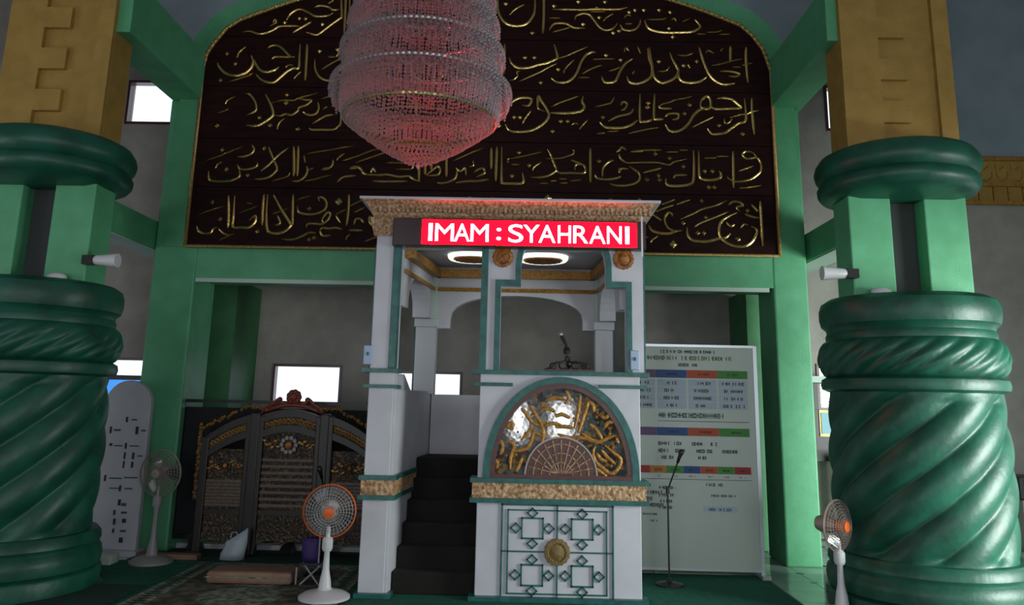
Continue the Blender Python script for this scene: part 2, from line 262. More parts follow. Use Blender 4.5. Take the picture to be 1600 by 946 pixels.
WORDS = {
 (1, 0): 'm -3459 5898 -3360 5913 -3257 5881 -3157 5896 -3073 5937 -3001 5981 -2813 5988 -2750 5975;t -3093 6025 -3071 6072 -3050 6039 -3079 6011 -3127 5984;d -2955 6040',
 (1, 1): 'm -2844 5900 -2737 5975 -2629 6044;m -2932 6061 -2899 6129 -2847 6181 -2767 6205 -2662 6159 -2584 6119 -2446 6124 -2373 6163;m -2605 6235 -2543 6256 -2442 6243 -2376 6203 -2301 6211;m -2682 5909 -2618 5890 -2542 5880 -2447 5959 -2376 6021 -2293 6089 -2270 6123 -2284 6300 -2301 6561;b -2241 6561 -2231 6205 -2224 5895;t -2444 6284 -2384 6326;d -2784 6096;d -2708 6093;d -2502 6023;m -2192 6479 -2170 6138 -2142 6078 -2090 6051 -2015 6066 -1957 6141 -1961 6427;t -2181 5909 -2127 5950 -2061 5984',
 (1, 2): 'b -1863 6600 -1827 5930;b -1692 6602 -1658 5932;m -1593 6182 -1445 5977 -1254 6020 -1149 6272 -1128 6524;b -1007 6611 -983 5941',
 (1, 3): 'm -869 6192 -754 5986 -602 6029 -517 6280;b -406 6584 -401 6365 -391 6229 -351 6122 -275 6048 -162 6023 -51 6051 22 6140 52 6262 47 6590;t -253 6163 -179 6245 -80 6301;d -300 6319;d 25 5945',
 (1, 4): 'b 154 6591 159 6169 150 5927;m 258 6244 420 6246 607 6245 794 6255 1043 6255 1155 6283;t 707 6219 893 6222;t 222 6132 359 6134;m 223 5968 285 6056 421 6062 521 6012 657 6007;t 261 5948 372 5981 471 6011;m 533 6093 545 6160 632 6195 707 6176 769 6096 831 6016 905 5984 992 6012 1042 6086;t 868 6097 918 6152 993 6200;d 632 6065;d 825 6157;d 991 5958;d 1060 5986;d 575 6357;d 894 6361;d 794 6278;d 282 6299',
 (1, 5): 'm 1072 6060 1103 6000 1177 5981 1251 6002 1302 6063 1315 6130;t 1128 6067 1215 6072;t 1116 6141 1154 6182 1204 6169;d 1254 6257;d 1360 6259;d 1186 6229;b 1361 6117 1391 6037 1452 5991 1575 5966 1711 5964 1896 5974 1970 5998 2021 6045 1962 6132;t 1392 6128 1566 6131 1622 6154;t 1975 5949 2080 5950;d 1656 6025;d 1697 5914;d 1543 6261;d 1673 6236;t 1677 6121 1714 6149 1738 6109;t 1812 6103 1850 6124 1900 6144',
 (1, 6): 't 2093 5973 2216 5979 2279 6002;t 2240 5948 2375 5954',
 (2, 0): 'b -3710 5501 -3686 5449 -3611 5377 -3509 5346 -3411 5360 -3340 5401 -3296 5467 -3289 5534 -3314 5600;t -3486 5571 -3461 5644 -3392 5712;d -3616 5629;d -3504 5501;d -3662 5291;t -3575 5260 -3467 5294 -3395 5321 -3323 5348 -3264 5382;m -3128 5695 -3099 5722 -3044 5736 -2980 5717 -2913 5658 -2852 5599 -2795 5587;m -3067 5557 -3032 5588 -2932 5589 -2796 5591;b -3278 5547 -3247 5481 -3192 5416 -3116 5397 -3031 5418 -2972 5459;b -3237 5363 -3182 5305 -3105 5269 -3018 5268 -2949 5328 -2868 5408 -2797 5448 -2753 5442 -2737 5475 -2739 5581 -2743 5754',
 (2, 1): 'b -2658 5755 -2654 5529 -2649 5293;t -2897 5453 -2862 5484 -2800 5488;t -2787 5310 -2753 5357 -2707 5403;m -2551 5570 -2543 5452 -2499 5360 -2428 5309 -2353 5297 -2267 5311 -2185 5378 -2179 5483;t -2467 5433 -2343 5520 -2199 5602;t -2398 5596 -2298 5598;t -2299 5600 -2276 5641 -2240 5654;d -2509 5677;d -2293 5700;b -2078 5762 -2051 5315',
 (2, 2): 'm -1982 5437 -1870 5342 -1720 5376 -1682 5523;b -1551 5786 -1551 5323;m -1424 5526 -1301 5326 -1037 5354 -971 5614',
 (2, 3): 'b -825 5796 -809 5333;m -699 5456 -583 5361 -448 5395 -400 5581;b -300 5787 -301 5562 -304 5405;b -241 5616 -215 5550 -140 5492 -17 5494 93 5528 203 5556 277 5590 326 5624 313 5703 287 5795;d -56 5629;d 55 5631;t -124 5316 -3 5377 119 5437 229 5504 326 5552;t -247 5334 -186 5341 -138 5394 -151 5433 -102 5447',
 (2, 4): 't 314 5611 424 5645 522 5693 682 5768;t 401 5415 425 5494 523 5600;b 255 5367 329 5316 426 5318 499 5358 560 5443 609 5575 670 5668 744 5702 781 5690;t 744 5610 867 5616 1002 5620;t 622 5425 732 5492 854 5539;t 573 5378 707 5378;d 133 5317;d 339 5486;d 904 5672;d 1075 5615;b 848 5395 878 5331 939 5318 1013 5346 1062 5451 1124 5556 1211 5623;t 928 5462 1013 5489 1063 5516',
 (2, 5): 'b 1147 5400 1171 5335 1244 5310 1342 5337 1428 5404 1442 5521 1407 5639 1396 5758;t 1113 5701 1138 5761 1175 5715;t 1209 5427 1233 5466;t 1274 5782 1309 5690;b 1418 5771 1428 5639 1445 5534 1450 5456 1479 5378 1551 5327 1637 5348 1711 5395 1749 5473 1726 5538 1679 5630 1656 5708;d 1526 5601;t 1517 5470 1603 5478 1653 5537;b 1749 5460 1760 5382 1819 5338 1917 5333 2002 5353 2077 5406;t 1742 5683 1839 5671 1926 5706;d 1818 5553;d 1972 5608;t 1885 5515 1861 5567;t 2073 5701 2111 5741 2171 5702',
 (2, 6): 'b 2001 5779 2023 5687 2057 5569 2102 5452 2161 5375 2244 5324 2329 5319 2402 5333;t 2142 5551 2252 5572 2388 5613 2499 5641;m 2237 5480 2322 5482 2419 5470 2467 5445 2418 5418 2333 5423;t 2245 5730 2283 5770;b 2370 5797 2367 5705 2363 5600;b 2553 5787 2546 5602 2560 5342;t 2385 5535 2483 5536;t 2496 5556 2619 5590',
 (3, 0): 't -3568 4986 -3548 5032 -3460 5085;t -3656 4873 -3567 4905 -3526 4929;d -3647 4721;m -3351 5113 -3302 5116 -3248 5062 -3212 4998 -3199 4921 -3245 4881 -3310 4852;b -3105 5116 -3047 5013 -3010 4936 -2997 4859 -3042 4807 -3100 4762 -3158 4731 -3231 4721 -3293 4729;t -2934 4681 -2916 4758 -2859 4817;d -3024 4737;d -3154 4831',
 (3, 1): 't -3022 5011 -2914 5041 -2766 5044 -2719 5070 -2562 5118 -2484 5145;t -2448 5068 -2328 5104 -2268 5129;m -2731 5070 -2644 5052 -2557 5047 -2614 4988 -2698 4954 -2707 4915 -2777 4863 -2851 4874 -2911 4848 -2973 4860;m -2645 4903 -2581 4866 -2496 4880 -2464 4945 -2476 5022;t -2415 4939 -2368 4972;m -2524 4758 -2431 4823 -2360 4863 -2275 4873;m -2211 5013 -2196 4782 -2229 4724 -2276 4691 -2409 4687 -2531 4687 -2558 4712;d -2856 5120;d -2856 5016;d -2691 4698;b -2009 5116 -1998 4681',
 (3, 2): 'm -1877 4800 -1758 4685 -1536 4727 -1469 4886;b -1329 5126 -1310 4692',
 (3, 3): 'm -1166 4811 -1010 4673 -788 4700 -682 4897 -667 5135;b -365 4861 -276 4965 -193 5069 -96 5115 14 5111 26 5072 -9 5020 -82 5025;b -272 4786 -234 4723 -173 4698 -52 4700 44 4721 128 4767 200 4831 235 4908 198 4998 148 5074 111 5138 100 5060 113 4983 186 4952;t -78 4789 -31 4879 28 4963;d -171 4883;d -104 4884;d -344 4775',
 (3, 4): 'b 235 4934 356 4933 502 4938 611 4965 647 5017 622 5081 634 5146;t 258 5011 367 5064 489 5111 574 5145;d 280 4718;d 375 4840;d 454 4842;t 490 4785 539 4811 587 4793;t 587 4729 623 4787 696 4864;t 768 5016 890 5046 962 5073 999 5151;m 1071 5036 1096 5082 1144 5063 1120 4999 1071 4979;b 828 4828 889 4772 997 4761 1106 4769 1202 4808 1263 4860;m 925 4842 1034 4901 1179 4942 1216 5000;d 865 4899;t 792 4688 888 4696;t 913 4715 1045 4724',
 (3, 5): 't 1153 4694 1274 4727 1394 4754 1515 4775;b 1297 5181 1293 4873 1323 4842 1408 4856 1432 4876;b 1467 5184 1457 4901 1493 4876 1565 4878;d 1393 5080;d 1380 5028;t 1510 5030 1559 5063 1632 5083 1705 5116 1815 5137 1900 5164;m 1510 5036 1546 5011 1667 5007;m 1580 4903 1629 4942 1738 4944 1725 4886 1664 4873;b 1585 4814 1625 4745 1697 4727 1782 4760 1856 4831 1918 4934 1992 4999 2101 5013;b 1994 5063 2017 5018 2102 5020 2116 5103 2082 5167 2020 5127 1994 5063;t 1890 4781 1988 4833 2086 4885 2147 4918;d 1873 5064;d 1811 4958;d 1389 5031',
 (3, 6): 'b 2115 5045 2162 5014 2295 5016 2464 5032 2429 5076 2359 5133 2263 5150 2190 5136;t 2327 4908 2448 4942 2533 4956 2582 4982 2667 4999;d 2210 4818;t 2267 4901 2276 4838 2325 4851 2363 4902;b 2070 4771 2116 4709 2188 4707 2273 4724 2359 4788 2433 4840 2506 4866 2521 4956 2510 5148;b 2595 5149 2593 4957 2607 4704;d 2476 4717',
 (4, 0): 't -3739 4289 -3599 4341 -3423 4420 -3306 4472;m -3210 4486 -3182 4436 -3213 4379 -3295 4346 -3368 4345;t -3609 4197 -3590 4247 -3544 4279;d -3487 4193;d -3558 4430;d -3068 4457;d -3233 4128;m -3359 4245 -3318 4195 -3221 4197 -3139 4229 -3125 4274;m -3080 4174 -2985 4263 -2896 4365 -2782 4461;m -3014 4464 -2955 4339 -2896 4215 -2915 4152;m -3686 4167 -3679 4093 -3653 4056 -3566 4043 -3437 4050 -3367 4076 -3320 4114 -3334 4188;m -3152 4079 -3065 4081 -2981 4104 -2914 4165 -2897 4225',
 (4, 1): 'b -2723 4481 -2706 4293 -2695 4118;b -2669 4482 -2660 4294 -2653 4119;t -2594 4382 -2475 4410 -2308 4440 -2176 4467 -2020 4495;m -2388 4204 -2305 4218 -2259 4262 -2251 4325;t -2214 4313 -2181 4364 -2123 4403;t -2130 4315 -2059 4341 -1964 4374;t -2039 4216 -2004 4223 -1957 4255;t -2593 4370 -2575 4282;t -2532 4196 -2474 4222;t -2948 4053 -2850 4084 -2766 4115 -2741 4168;m -2719 4061 -2633 4066 -2565 4119 -2541 4186 -2553 4245;t -2575 4059 -2448 4086 -2364 4115 -2251 4143;m -2188 4058 -2120 4119 -1978 4136;m -2357 4219 -2271 4227;m -2011 4217 -1940 4233 -1894 4174 -1835 4145;t -2141 4316 -1988 4366 -1848 4429 -1695 4479;t -2207 4335 -2133 4398;m -2057 4217 -1994 4245 -1927 4219 -1897 4152',
 (4, 2): 'm -1864 4152 -1692 4148;t -1773 4072 -1688 4074;t -1984 4296 -1844 4348 -1716 4397 -1589 4447;t -1646 4297 -1529 4299 -1413 4301 -1401 4335;t -1526 4225 -1344 4228 -1322 4296;m -1858 4146 -1729 4148 -1626 4157 -1547 4145 -1469 4133 -1366 4141 -1300 4102 -1208 4070;m -1808 4180 -1785 4228 -1750 4181;m -1783 4074 -1596 4074 -1376 4081;b -1258 4324 -1253 4203 -1247 4083;b -1187 4325 -1183 4244 -1180 4164;b -1120 4434 -1116 4326 -1111 4219;b -943 4396 -939 4275 -934 4141;m -1167 4158 -1098 4219 -1035 4267 -1008 4214 -1044 4160 -1160 4151;m -1053 4066 -963 4065 -874 4096 -824 4143 -815 4237',
 (4, 3): 'b -362 4511 -365 4301 -368 4103;b -306 4512 -300 4115 -283 4077 -188 4073 -72 4077 -47 4119 -64 4207;t -205 4372 -89 4394 49 4429 165 4459;t -225 4314 -231 4364 -205 4372;t -193 4298 -97 4300;t 52 4219 72 4275 156 4337;d 14 4301;d -106 4454;d -180 4172;m -828 4250 -775 4211 -725 4252 -709 4165;t -870 4330 -755 4386 -640 4442 -512 4498;t -911 4410 -732 4481;m -822 4070 -694 4092 -565 4097 -437 4123;m -620 4200 -556 4241 -505 4242 -503 4188 -592 4147;t -686 4266 -629 4280 -637 4347;b -427 4499 -424 4378 -421 4243;b -363 4500 -364 4298 -366 4097',
 (4, 4): 'm 218 4498 261 4421 294 4333 327 4246 295 4212 232 4173 169 4156 106 4149 21 4153;m 327 4246 369 4208 496 4210 643 4213 654 4284 612 4316 548 4304 538 4238;t 188 4378 251 4379 368 4384 442 4408 516 4436 526 4481 494 4491;m 495 4364 548 4343 612 4327;b 717 4512 717 4329 719 4099;d 818 4364;t 139 4079 233 4082;t 265 4108 338 4111;t 359 4137 444 4138;t 360 4084 465 4089;t 486 4114 612 4130;m 770 4198 802 4150 917 4141 1022 4159 1065 4181;m 854 4167 865 4277 918 4343 982 4372;m 1014 4466 1056 4500 1078 4528 1131 4496;m 1045 4445 1066 4390 1119 4347;m 1044 4279 1054 4225 1065 4269 1150 4270',
 (4, 5): 'm 928 4097 1001 4071 1127 4073 1232 4102 1280 4152 1275 4217 1223 4260 1161 4303;t 1175 4474 1331 4495 1510 4500;t 1091 4379 1138 4342 1269 4347 1508 4351;t 1327 4227 1506 4274;t 1178 4474 1321 4480;t 1334 4498 1537 4501;t 1584 4480 1728 4483;t 1740 4502 1836 4506;t 1200 4346 1379 4349 1499 4348 1617 4325 1678 4363 1821 4397;t 1318 4227 1438 4260 1533 4286;b 1901 4504 1903 4317 1892 4144 1850 4100 1755 4080 1636 4078 1583 4102 1579 4164;b 1961 4505 1960 4256 1970 4182 2017 4158 2112 4154 2195 4180 2209 4229 2186 4260;t 2018 4412 2155 4418;d 1784 4315;d 1631 4412;d 1465 4460;d 2068 4073;d 2026 4263;d 2115 4265;m 1662 4165 1698 4202 1823 4207;d 1496 4205;d 1365 4154;d 1507 4152',
 (4, 6): 't 2156 4433 2299 4438;b 2354 4499 2350 4263 2345 4065;m 2620 4428 2586 4484 2503 4501 2460 4463 2512 4414 2620 4428 2664 4367 2667 4292 2641 4243 2562 4180 2466 4147 2371 4140 2301 4169 2273 4200;t 2411 4264 2580 4328;t 2404 4066 2498 4068 2665 4101;d 2133 4074',
 (5, 0): 't -3742 3651 -3605 3704 -3453 3758;m -3758 3520 -3738 3462 -3663 3428 -3593 3436 -3569 3480 -3515 3510;t -3485 3352 -3431 3381 -3309 3441;t -3513 3495 -3436 3432 -3363 3411;b -3428 3876 -3406 3642 -3400 3497;b -3356 3877 -3349 3643 -3344 3513 -3258 3507 -3159 3509 -3094 3575 -3100 3647 -3166 3588;t -3288 3676 -3177 3719 -3074 3764;t -3212 3791 -3140 3785;b -3021 3897 -3021 3721 -3012 3533;d -3614 3799;d -3502 3604;d -3063 3467',
 (5, 1): 'b -2978 3898 -2972 3649 -2943 3476 -2855 3442 -2758 3465 -2692 3524 -2695 3567 -2807 3725 -2906 3892;t -2916 3665 -2833 3695 -2723 3741;m -2844 3652 -2808 3565 -2863 3535;b -2685 3903 -2673 3655 -2664 3539;t -2630 3838 -2561 3868 -2477 3894;m -2625 3772 -2605 3699 -2518 3672 -2405 3681 -2309 3734 -2293 3807 -2332 3865 -2390 3871 -2372 3820;m -2506 3513 -2495 3556 -2425 3565 -2340 3559 -2272 3603 -2241 3677 -2278 3698 -2329 3617 -2298 3567;m -2779 3378 -2652 3374 -2556 3411 -2474 3456 -2389 3457;m -2349 3487 -2316 3430 -2274 3423 -2218 3431;m -2349 3487 -2322 3516 -2251 3510 -2167 3519 -2081 3498;b -2043 3913 -2039 3738 -2048 3550;t -2177 3678 -2067 3738;t -2176 3663 -2114 3577;t -2027 3775 -1944 3820 -1820 3881;t -1966 3703 -1856 3763;m -1964 3558 -1947 3624 -1890 3625 -1852 3582;m -2024 3492 -1939 3494 -1861 3492;t -2045 3377 -2033 3420 -1993 3450;d -2492 3745;D -2159 3831;d -2469 3384;d -2414 3406',
 (5, 2): 't -1833 3366 -1764 3396 -1695 3426;m -1793 3670 -1789 3597 -1730 3541 -1659 3542 -1590 3572;d -1810 3884;d -1663 3886;t -1596 3872 -1539 3911;t -1067 3866 -1040 3904;b -1486 3731 -1469 3396;m -1329 3510 -1180 3424 -965 3479 -899 3666',
 (5, 3): 'm -694 3865 -658 3903 -628 3873;d -402 3900;b -683 3760 -672 3410;m -460 3599 -311 3439 -22 3459 47 3720',
 (5, 4): 'D 234 3911;d 394 3898;d 948 3908;b 264 3776 268 3427;m 411 3577 556 3454 845 3474 918 3698',
 (5, 5): 't 1526 3856 1609 3888 1680 3920;t 1454 3770 1560 3814 1667 3853;t 1691 3859 1845 3917;d 1273 3907;d 1986 3913;d 2028 3719;d 1768 3649;d 1929 3537;d 1999 3538;D 1652 3401;m 1641 3713 1641 3749 1595 3760 1558 3699 1569 3627 1603 3580 1672 3551 1755 3558;b 1375 3612 1415 3552 1496 3524 1602 3520 1696 3551;m 1412 3745 1464 3710 1522 3668;t 1390 3408 1413 3444 1484 3494;t 1332 3479 1367 3468;t 1734 3690 1864 3747 1984 3809 2138 3855 2269 3918;t 1884 3596 1956 3646 2134 3721 2288 3790;b 1808 3595 1812 3511 1857 3452 1950 3436 2043 3438 2149 3469 2231 3483 2291 3532;d 1275 3913',
 (5, 6): 'd 2500 3806;b 2370 3774 2263 3723 2190 3662 2164 3565 2184 3482 2252 3423 2344 3389 2449 3391 2532 3446 2583 3537 2585 3585 2528 3620;m 2279 3857 2327 3900 2409 3896 2443 3860 2372 3834 2406 3792;m 2249 3663 2294 3616 2342 3640;t 2398 3593 2447 3642 2493 3631;m 2538 3873 2594 3814 2605 3790;m 2463 3757 2544 3728 2613 3717;b 2639 3912 2643 3718 2646 3395;m 2335 3473 2394 3474 2364 3449',
}
# ================================================================ setting
FX0, FX1, FY0, FY1 = -8.5, 7.3, -7.0, 10.8
struct(MB().box(FX0-.2, FX1+.2, FY0-.2, FY1+.3, -.12, -.012).build('floor', 'grout'), 'pale grey floor of the prayer hall')
floor = bpy.data.objects['floor']
# glossy floor tiles where the carpet stops; joints recessed, dark lozenges at the corners
def tiles(x0, nx, y0, ny, s_):
    src = None
    for i in range(nx):
        for j in range(ny):
            if src is None:
                src = MB().box(-s_/2+.004, s_/2-.004, -s_/2+.004, s_/2-.004, -.012, 0).build('tile', 'tile', floor); o = src
            else: o = src.copy(); C.objects.link(o)
            o.location = (x0+(i+.5)*s_, y0+(j+.5)*s_, 0)
tiles(2.40, 12, 6.6, 10, .40); tiles(-5.6, 13, 8.47, 6, .385); tiles(-.6, 7, 8.47, 6, .385)
d = MB()
for x0, nx, y0, ny, s_ in ((2.40, 12, 6.6, 10, .40), (-5.6, 13, 8.47, 6, .385)):
    for i in range(1, nx):
        for j in range(1, ny):
            x, y = x0+i*s_, y0+j*s_; d.prism([(x-.045, y), (x, y-.045), (x+.045, y), (x, y+.045)], 0, .002, 'Z')
d.build('tile_inset', 'tile_dot', floor, kind='stuff')
struct(MB().box(FX0-.2, FX1+.2, FY0-.2, FY1+.3, 8.2, 8.4).build('ceiling', 'ceiling_paint'), 'pale ceiling high above the hall')

def wall_with_holes(name, a0, a1, z0, z1, holes, c0, c1, axis, m):
    us = sorted({a0, a1, *[h[0] for h in holes], *[h[1] for h in holes]}); zs = sorted({z0, z1, *[h[2] for h in holes], *[h[3] for h in holes]})
    mb = MB()
    for i in range(len(us)-1):
        j = 0
        while j < len(zs)-1:
            um = (us[i]+us[i+1])/2
            if any(h[0] < um < h[1] and h[2] < (zs[j]+zs[j+1])/2 < h[3] for h in holes): j += 1; continue
            k = j+1
            while k < len(zs)-1 and not any(h[0] < um < h[1] and h[2] < (zs[k]+zs[k+1])/2 < h[3] for h in holes): k += 1
            if axis == 'Y': mb.box(us[i], us[i+1], c0, c1, zs[j], zs[k])
            else: mb.box(c0, c1, us[i], us[i+1], zs[j], zs[k])
            j = k
    return struct(mb.build(name, m))
HB = [(-3.36, -2.43, 1.50, 2.06), (-1.72, -.82, 1.55, 2.0), (-5.95, -5.05, 1.50, 2.10), (-5.78, -5.02, 5.40, 6.06), (4.19, 4.95, 5.45, 6.12), (3.86, 4.7, 1.60, 2.2)]
wall_with_holes('wall_back', FX0, FX1, 0, 8.2, HB, 10.8, 11.0, 'Y', 'plaster')
wall_with_holes('wall_left', FY0, FY1, 0, 8.2, [(1.2, 4.6, 0, 3), (6.5, 8.6, .9, 2.6)], FX0-.2, FX0, 'X', 'plaster')
wall_with_holes('wall_right', FY0, FY1, 0, 8.2, [(3.5, 6.6, 0, 3), (8, 9.6, .9, 2.6)], FX1, FX1+.2, 'X', 'plaster')
wall_with_holes('wall_front', FX0, FX1, 0, 8.2, [(-6, -3, 0, 3.4), (-.28, .05, .65, 1.55), (.75, 1.25, .6, 1.6), (3, 6, 0, 3.4), (-6, 6, 4.4, 6.4)], FY0-.2, FY0, 'Y', 'plaster')
for i, (x0, x1, z0, z1) in enumerate(HB):
    f = MB(); t = .035
    f.box(x0, x0+t, 10.78, 10.9, z0, z1).box(x1-t, x1, 10.78, 10.9, z0, z1).box(x0+t, x1-t, 10.78, 10.9, z0, z0+t).box(x0+t, x1-t, 10.78, 10.9, z1-t, z1)
    o = struct(f.build('window_%d' % (i+1), 'brown_wood'))
    MB().box(x0+t, x1-t, 10.86, 10.866, z0+t, z1-t).build('pane', 'pane', o)

# upper wall above the niche, and the arched wall that carries the panel
struct(MB().box(-5.7, 4.7, 9.12, 9.3, 5.62, 8.2).build('wall_upper', 'plaster_blue'), 'bluish grey wall above the arch')
struct(MB().box(4.95, 7.3, 10.76, 10.8, 5.10, 5.44).build('light_tint_7', 'plaster_blue')); struct(MB().box(4.97, 7.3, 10.76, 10.8, 5.44, 8.2).build('light_tint_8', 'plaster_blue'))  # added slabs; their bluish colour stands in for light on the upper wall
AX = -.525
R_ = [(2.835, 3.28), (2.835, 5.20), (2.832, 5.49), (2.80, 5.60), (2.75, 5.765), (2.629, 5.944), (2.497, 6.065), (2.279, 6.162), (2.083, 6.242), (1.863, 6.323), (1.641, 6.396), (1.0, 6.60), (.3, 6.80), (AX, 6.98)]
L_ = [(-3.87, 3.28), (-3.875, 5.20), (-3.872, 5.50), (-3.85, 5.62), (-3.778, 5.757), (-3.642, 5.95), (-3.489, 6.06), (-3.293, 6.145), (-3.036, 6.25), (-2.792, 6.339), (-2.45, 6.44), (-1.9, 6.61), (-1.2, 6.80), (AX, 6.98)]
def outer(P_, sx, d_):
    out = []
    for i, (x, z) in enumerate(P_):
        a = P_[max(i-1, 0)]; b_ = P_[min(i+1, len(P_)-1)]; dx, dz = b_[0]-a[0], b_[1]-a[1]; L = sqrt(dx*dx+dz*dz)
        nx, nz = (dz/L, -dx/L); nx, nz = (nx, nz) if nx*sx > 0 or (abs(nx) < .01) else (-nx, -nz)
        if nz < 0: nz = -nz if i > 2 else nz
        out.append((x+nx*d_, z+nz*d_))
    out[-1] = (AX, P_[-1][1]+d_*1.05); return out
RO, LO = outer(R_, 1, .26), outer(L_, -1, .26)
full = R_+L_[-2::-1]; fullO = RO+LO[-2::-1]
mb = MB(); mb.prism(fullO, 8.98, 9.12)
struct(mb.build('wall_arch', 'green_paint'), 'green wall behind the inscription with an arched top')
a = MB(); a.strip(R_, RO, 8.885, 8.985); a.strip(L_, LO, 8.885, 8.985); struct(a.build('trim_1', 'green_paint', auto=True), 'raised green arch band around the inscription')
# beam under the panel and its pale under-strip
struct(MB().box(-3.745, 2.765, 8.905, 9.5, 2.93, 3.275).build('trim_2', 'green_paint'), 'green beam under the inscription panel')
struct(MB().box(-3.74, 2.72, 8.915, 8.97, 2.885, 2.93).build('trim_3', 'pale_green'), 'pale strip along the lower edge of the green beam')

# pillars, pilaster and beams
def pillar(x0, x1, y0, y1, z1, name, label, grp, m='green_paint', ch=.0):
    c = empty(name, ((x0+x1)/2, (y0+y1)/2, 0), label, 'pillar', grp)
    MB().box(x0, x1, y0, y1, 0, z1).build('shaft', m, c, bevel=.02); return c
pillar(-4.235, -3.745, 8.9, 9.52, 5.05, 'square_pillar', 'square green pillar at the left end of the inscription wall', 'square pillars of the inscription wall')
pillar(2.765, 3.145, 8.9, 9.52, 5.05, 'square_pillar', 'square green pillar at the right end of the inscription wall, beside the notice board', 'square pillars of the inscription wall')
struct(MB().box(-4.0, -3.60, 9.9, 10.8, 0, 3.05).build('trim_4', 'green_dark'), 'dark green pilaster behind the left square pillar')
struct(MB().box(2.74, 3.0, 9.95, 10.8, 0, 3.05).build('trim_5', 'green_dark'), 'dark green pilaster behind the right square pillar')
for x0, x1, lab in ((-4.235, -3.86, 'left'), (2.82, 3.19, 'right')):
    o = MB().box(x0, x1, 7.1, 9.5, 5.05, 5.62).build('upper_beam', 'green_paint', bevel=.01)
    tag(o, 'upper green beam running from the %s ochre column top to the %s square pillar' % (lab, lab), 'beam', 'upper beams')
for x0, x1, lab in ((-4.56, -4.25, 'left'), (3.19, 3.50, 'right')):
    o = MB().box(x0, x1, 7.3, 10.8, 3.26, 3.58).build('lower_beam', 'green_paint', bevel=.01)
    tag(o, 'lower green beam passing behind the %s square pillar at panel height' % lab, 'beam', 'lower beams')
    MB().box(x0+.02, x1-.02, 7.3, 10.78, 3.245, 3.26).build('soffit_daylight_tint', 'pale_green', o)  # pale colour stands in for daylight on the beam's underside

# ---------------------------------------------------------------- big columns
def column(cx, side):
    c = empty('spiral_column', (cx, 7.25, 0), 'massive green spiral-fluted column with an ochre top on the %s of the pulpit' % side, 'column', 'green spiral columns')
    yc = 7.25
    # body with twisted lobes
    N, R, s_ = 9, .69, .36; k_ = 2*pi/s_; seg, rows = 216, 84; z0, z1 = .44, 1.80; mb = MB()
    for i in range(rows+1):
        z = z0+(z1-z0)*i/rows; t = (z-z0)/(z1-z0); e = min(1, (1-t)*14, t*20)
        bulge = .035*sin(pi*t)
        for j in range(seg):
            a_ = 2*pi*j/seg; ph = N*a_-k_*z; lobe = abs(sin(ph/2)); r_ = R+bulge-.062*(1-lobe**.75)*e
            mb.v.append((cx+r_*cos(a_), yc+r_*sin(a_), z))
    for i in range(rows):
        for j in range(seg): q = (j+1) % seg; mb.f.append((i*seg+j, i*seg+q, (i+1)*seg+q, (i+1)*seg+j))
    mb.build('fluted_shaft', 'malachite', c, smooth=True)
    MB().lathe([(.80, 0), (.81, .12), (.80, .14), (.77, .155), (.79, .17), (.80, .24), (.79, .30), (.765, .33), (.765, .345), (.78, .37), (.775, .42), (.745, .455), (.6, .46)], cx, yc, 72).build('base', 'malachite', c, auto=True)
    MB().lathe([(.6, 1.76), (.70, 1.78), (.745, 1.80), (.755, 1.84), (.745, 1.885), (.70, 1.91), (.60, 1.93)], cx, yc, 72).build('collar', 'malachite', c, auto=True)
    # rope torus
    mb = MB(); NR = 24; rows = 18; seg = 24*10; n0 = 0
    for i in range(rows+1):
        t = i/rows; z = 1.90+.33*t; base = .69+.085*sin(pi*t)**.6
        for j in range(seg):
            a_ = 2*pi*j/seg; lobe = abs(sin((NR*a_-16.5*t)/2)); r_ = base-.03*(1-lobe**.7)*sin(pi*t)**.5
            mb.v.append((cx+r_*cos(a_), yc+r_*sin(a_), z))
    for i in range(rows):
        for j in range(seg): q = (j+1) % seg; mb.f.append((i*seg+j, i*seg+q, (i+1)*seg+q, (i+1)*seg+j))
    mb.build('rope_band', 'malachite', c, smooth=True)
    MB().lathe([(.65, 2.21), (.69, 2.22), (.695, 2.27), (.68, 2.30), (.69, 2.33), (.725, 2.36), (.74, 2.42), (.74, 2.50), (.72, 2.56), (.66, 2.60), (.1, 2.61)], cx, yc, 72).build('torus', 'malachite', c, auto=True)
    # twin posts
    for x0, x1 in ((cx-.53, cx-.15), (cx+.15, cx+.53)):
        MB().box(x0, x1, 7.07, 7.43, 2.58, 3.60).build('post', 'green_paint', c, bevel=.012)
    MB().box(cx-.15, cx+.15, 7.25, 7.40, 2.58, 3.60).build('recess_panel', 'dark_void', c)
    MB().lathe([(.45, 3.50), (.60, 3.53), (.66, 3.56), (.69, 3.60), (.695, 3.65), (.675, 3.69), (.655, 3.705), (.67, 3.72), (.70, 3.75), (.715, 3.81), (.70, 3.87), (.68, 3.90), (.66, 3.93), (.60, 3.96), (.1, 3.97)], cx, yc, 72).build('capital', 'malachite', c, auto=True)
    # ochre box with stepped relief
    f = MB().box(cx-.51, cx+.51, 7.09, 7.43, 3.93, 8.2).build('ochre_shaft', 'ochre', c, bevel=.01)
    y = 7.09; X0, X1, P_ = cx-.16, cx+.09, .42; z = 3.93
    pts = [(cx-.51, z)]; up = False; zz = z+.08; cur = X1 if side == 'right' else X1
    w_ = [(X1, z)]; left = True
    while zz < 8.1:
        w_.append((w_[-1][0], zz)); w_.append((X0 if w_[-1][0] == X1 else X1, zz)); zz += P_/2
    w_.append((w_[-1][0], 8.2))
    mb = MB()
    for i in range(0, len(w_)-1, 2):  # plate built as stacked slabs up to the stepped edge
        (xa, za), (xb, zb) = w_[i], w_[i+1]; mb.box(cx-.51, xa, y-.05, y, za, zb)
    mb.build('stepped_relief', 'ochre', f)
    MB().box(cx+.36, cx+.51, y-.05, y, 3.93, 8.2).build('side_relief', 'ochre', f)
    return c
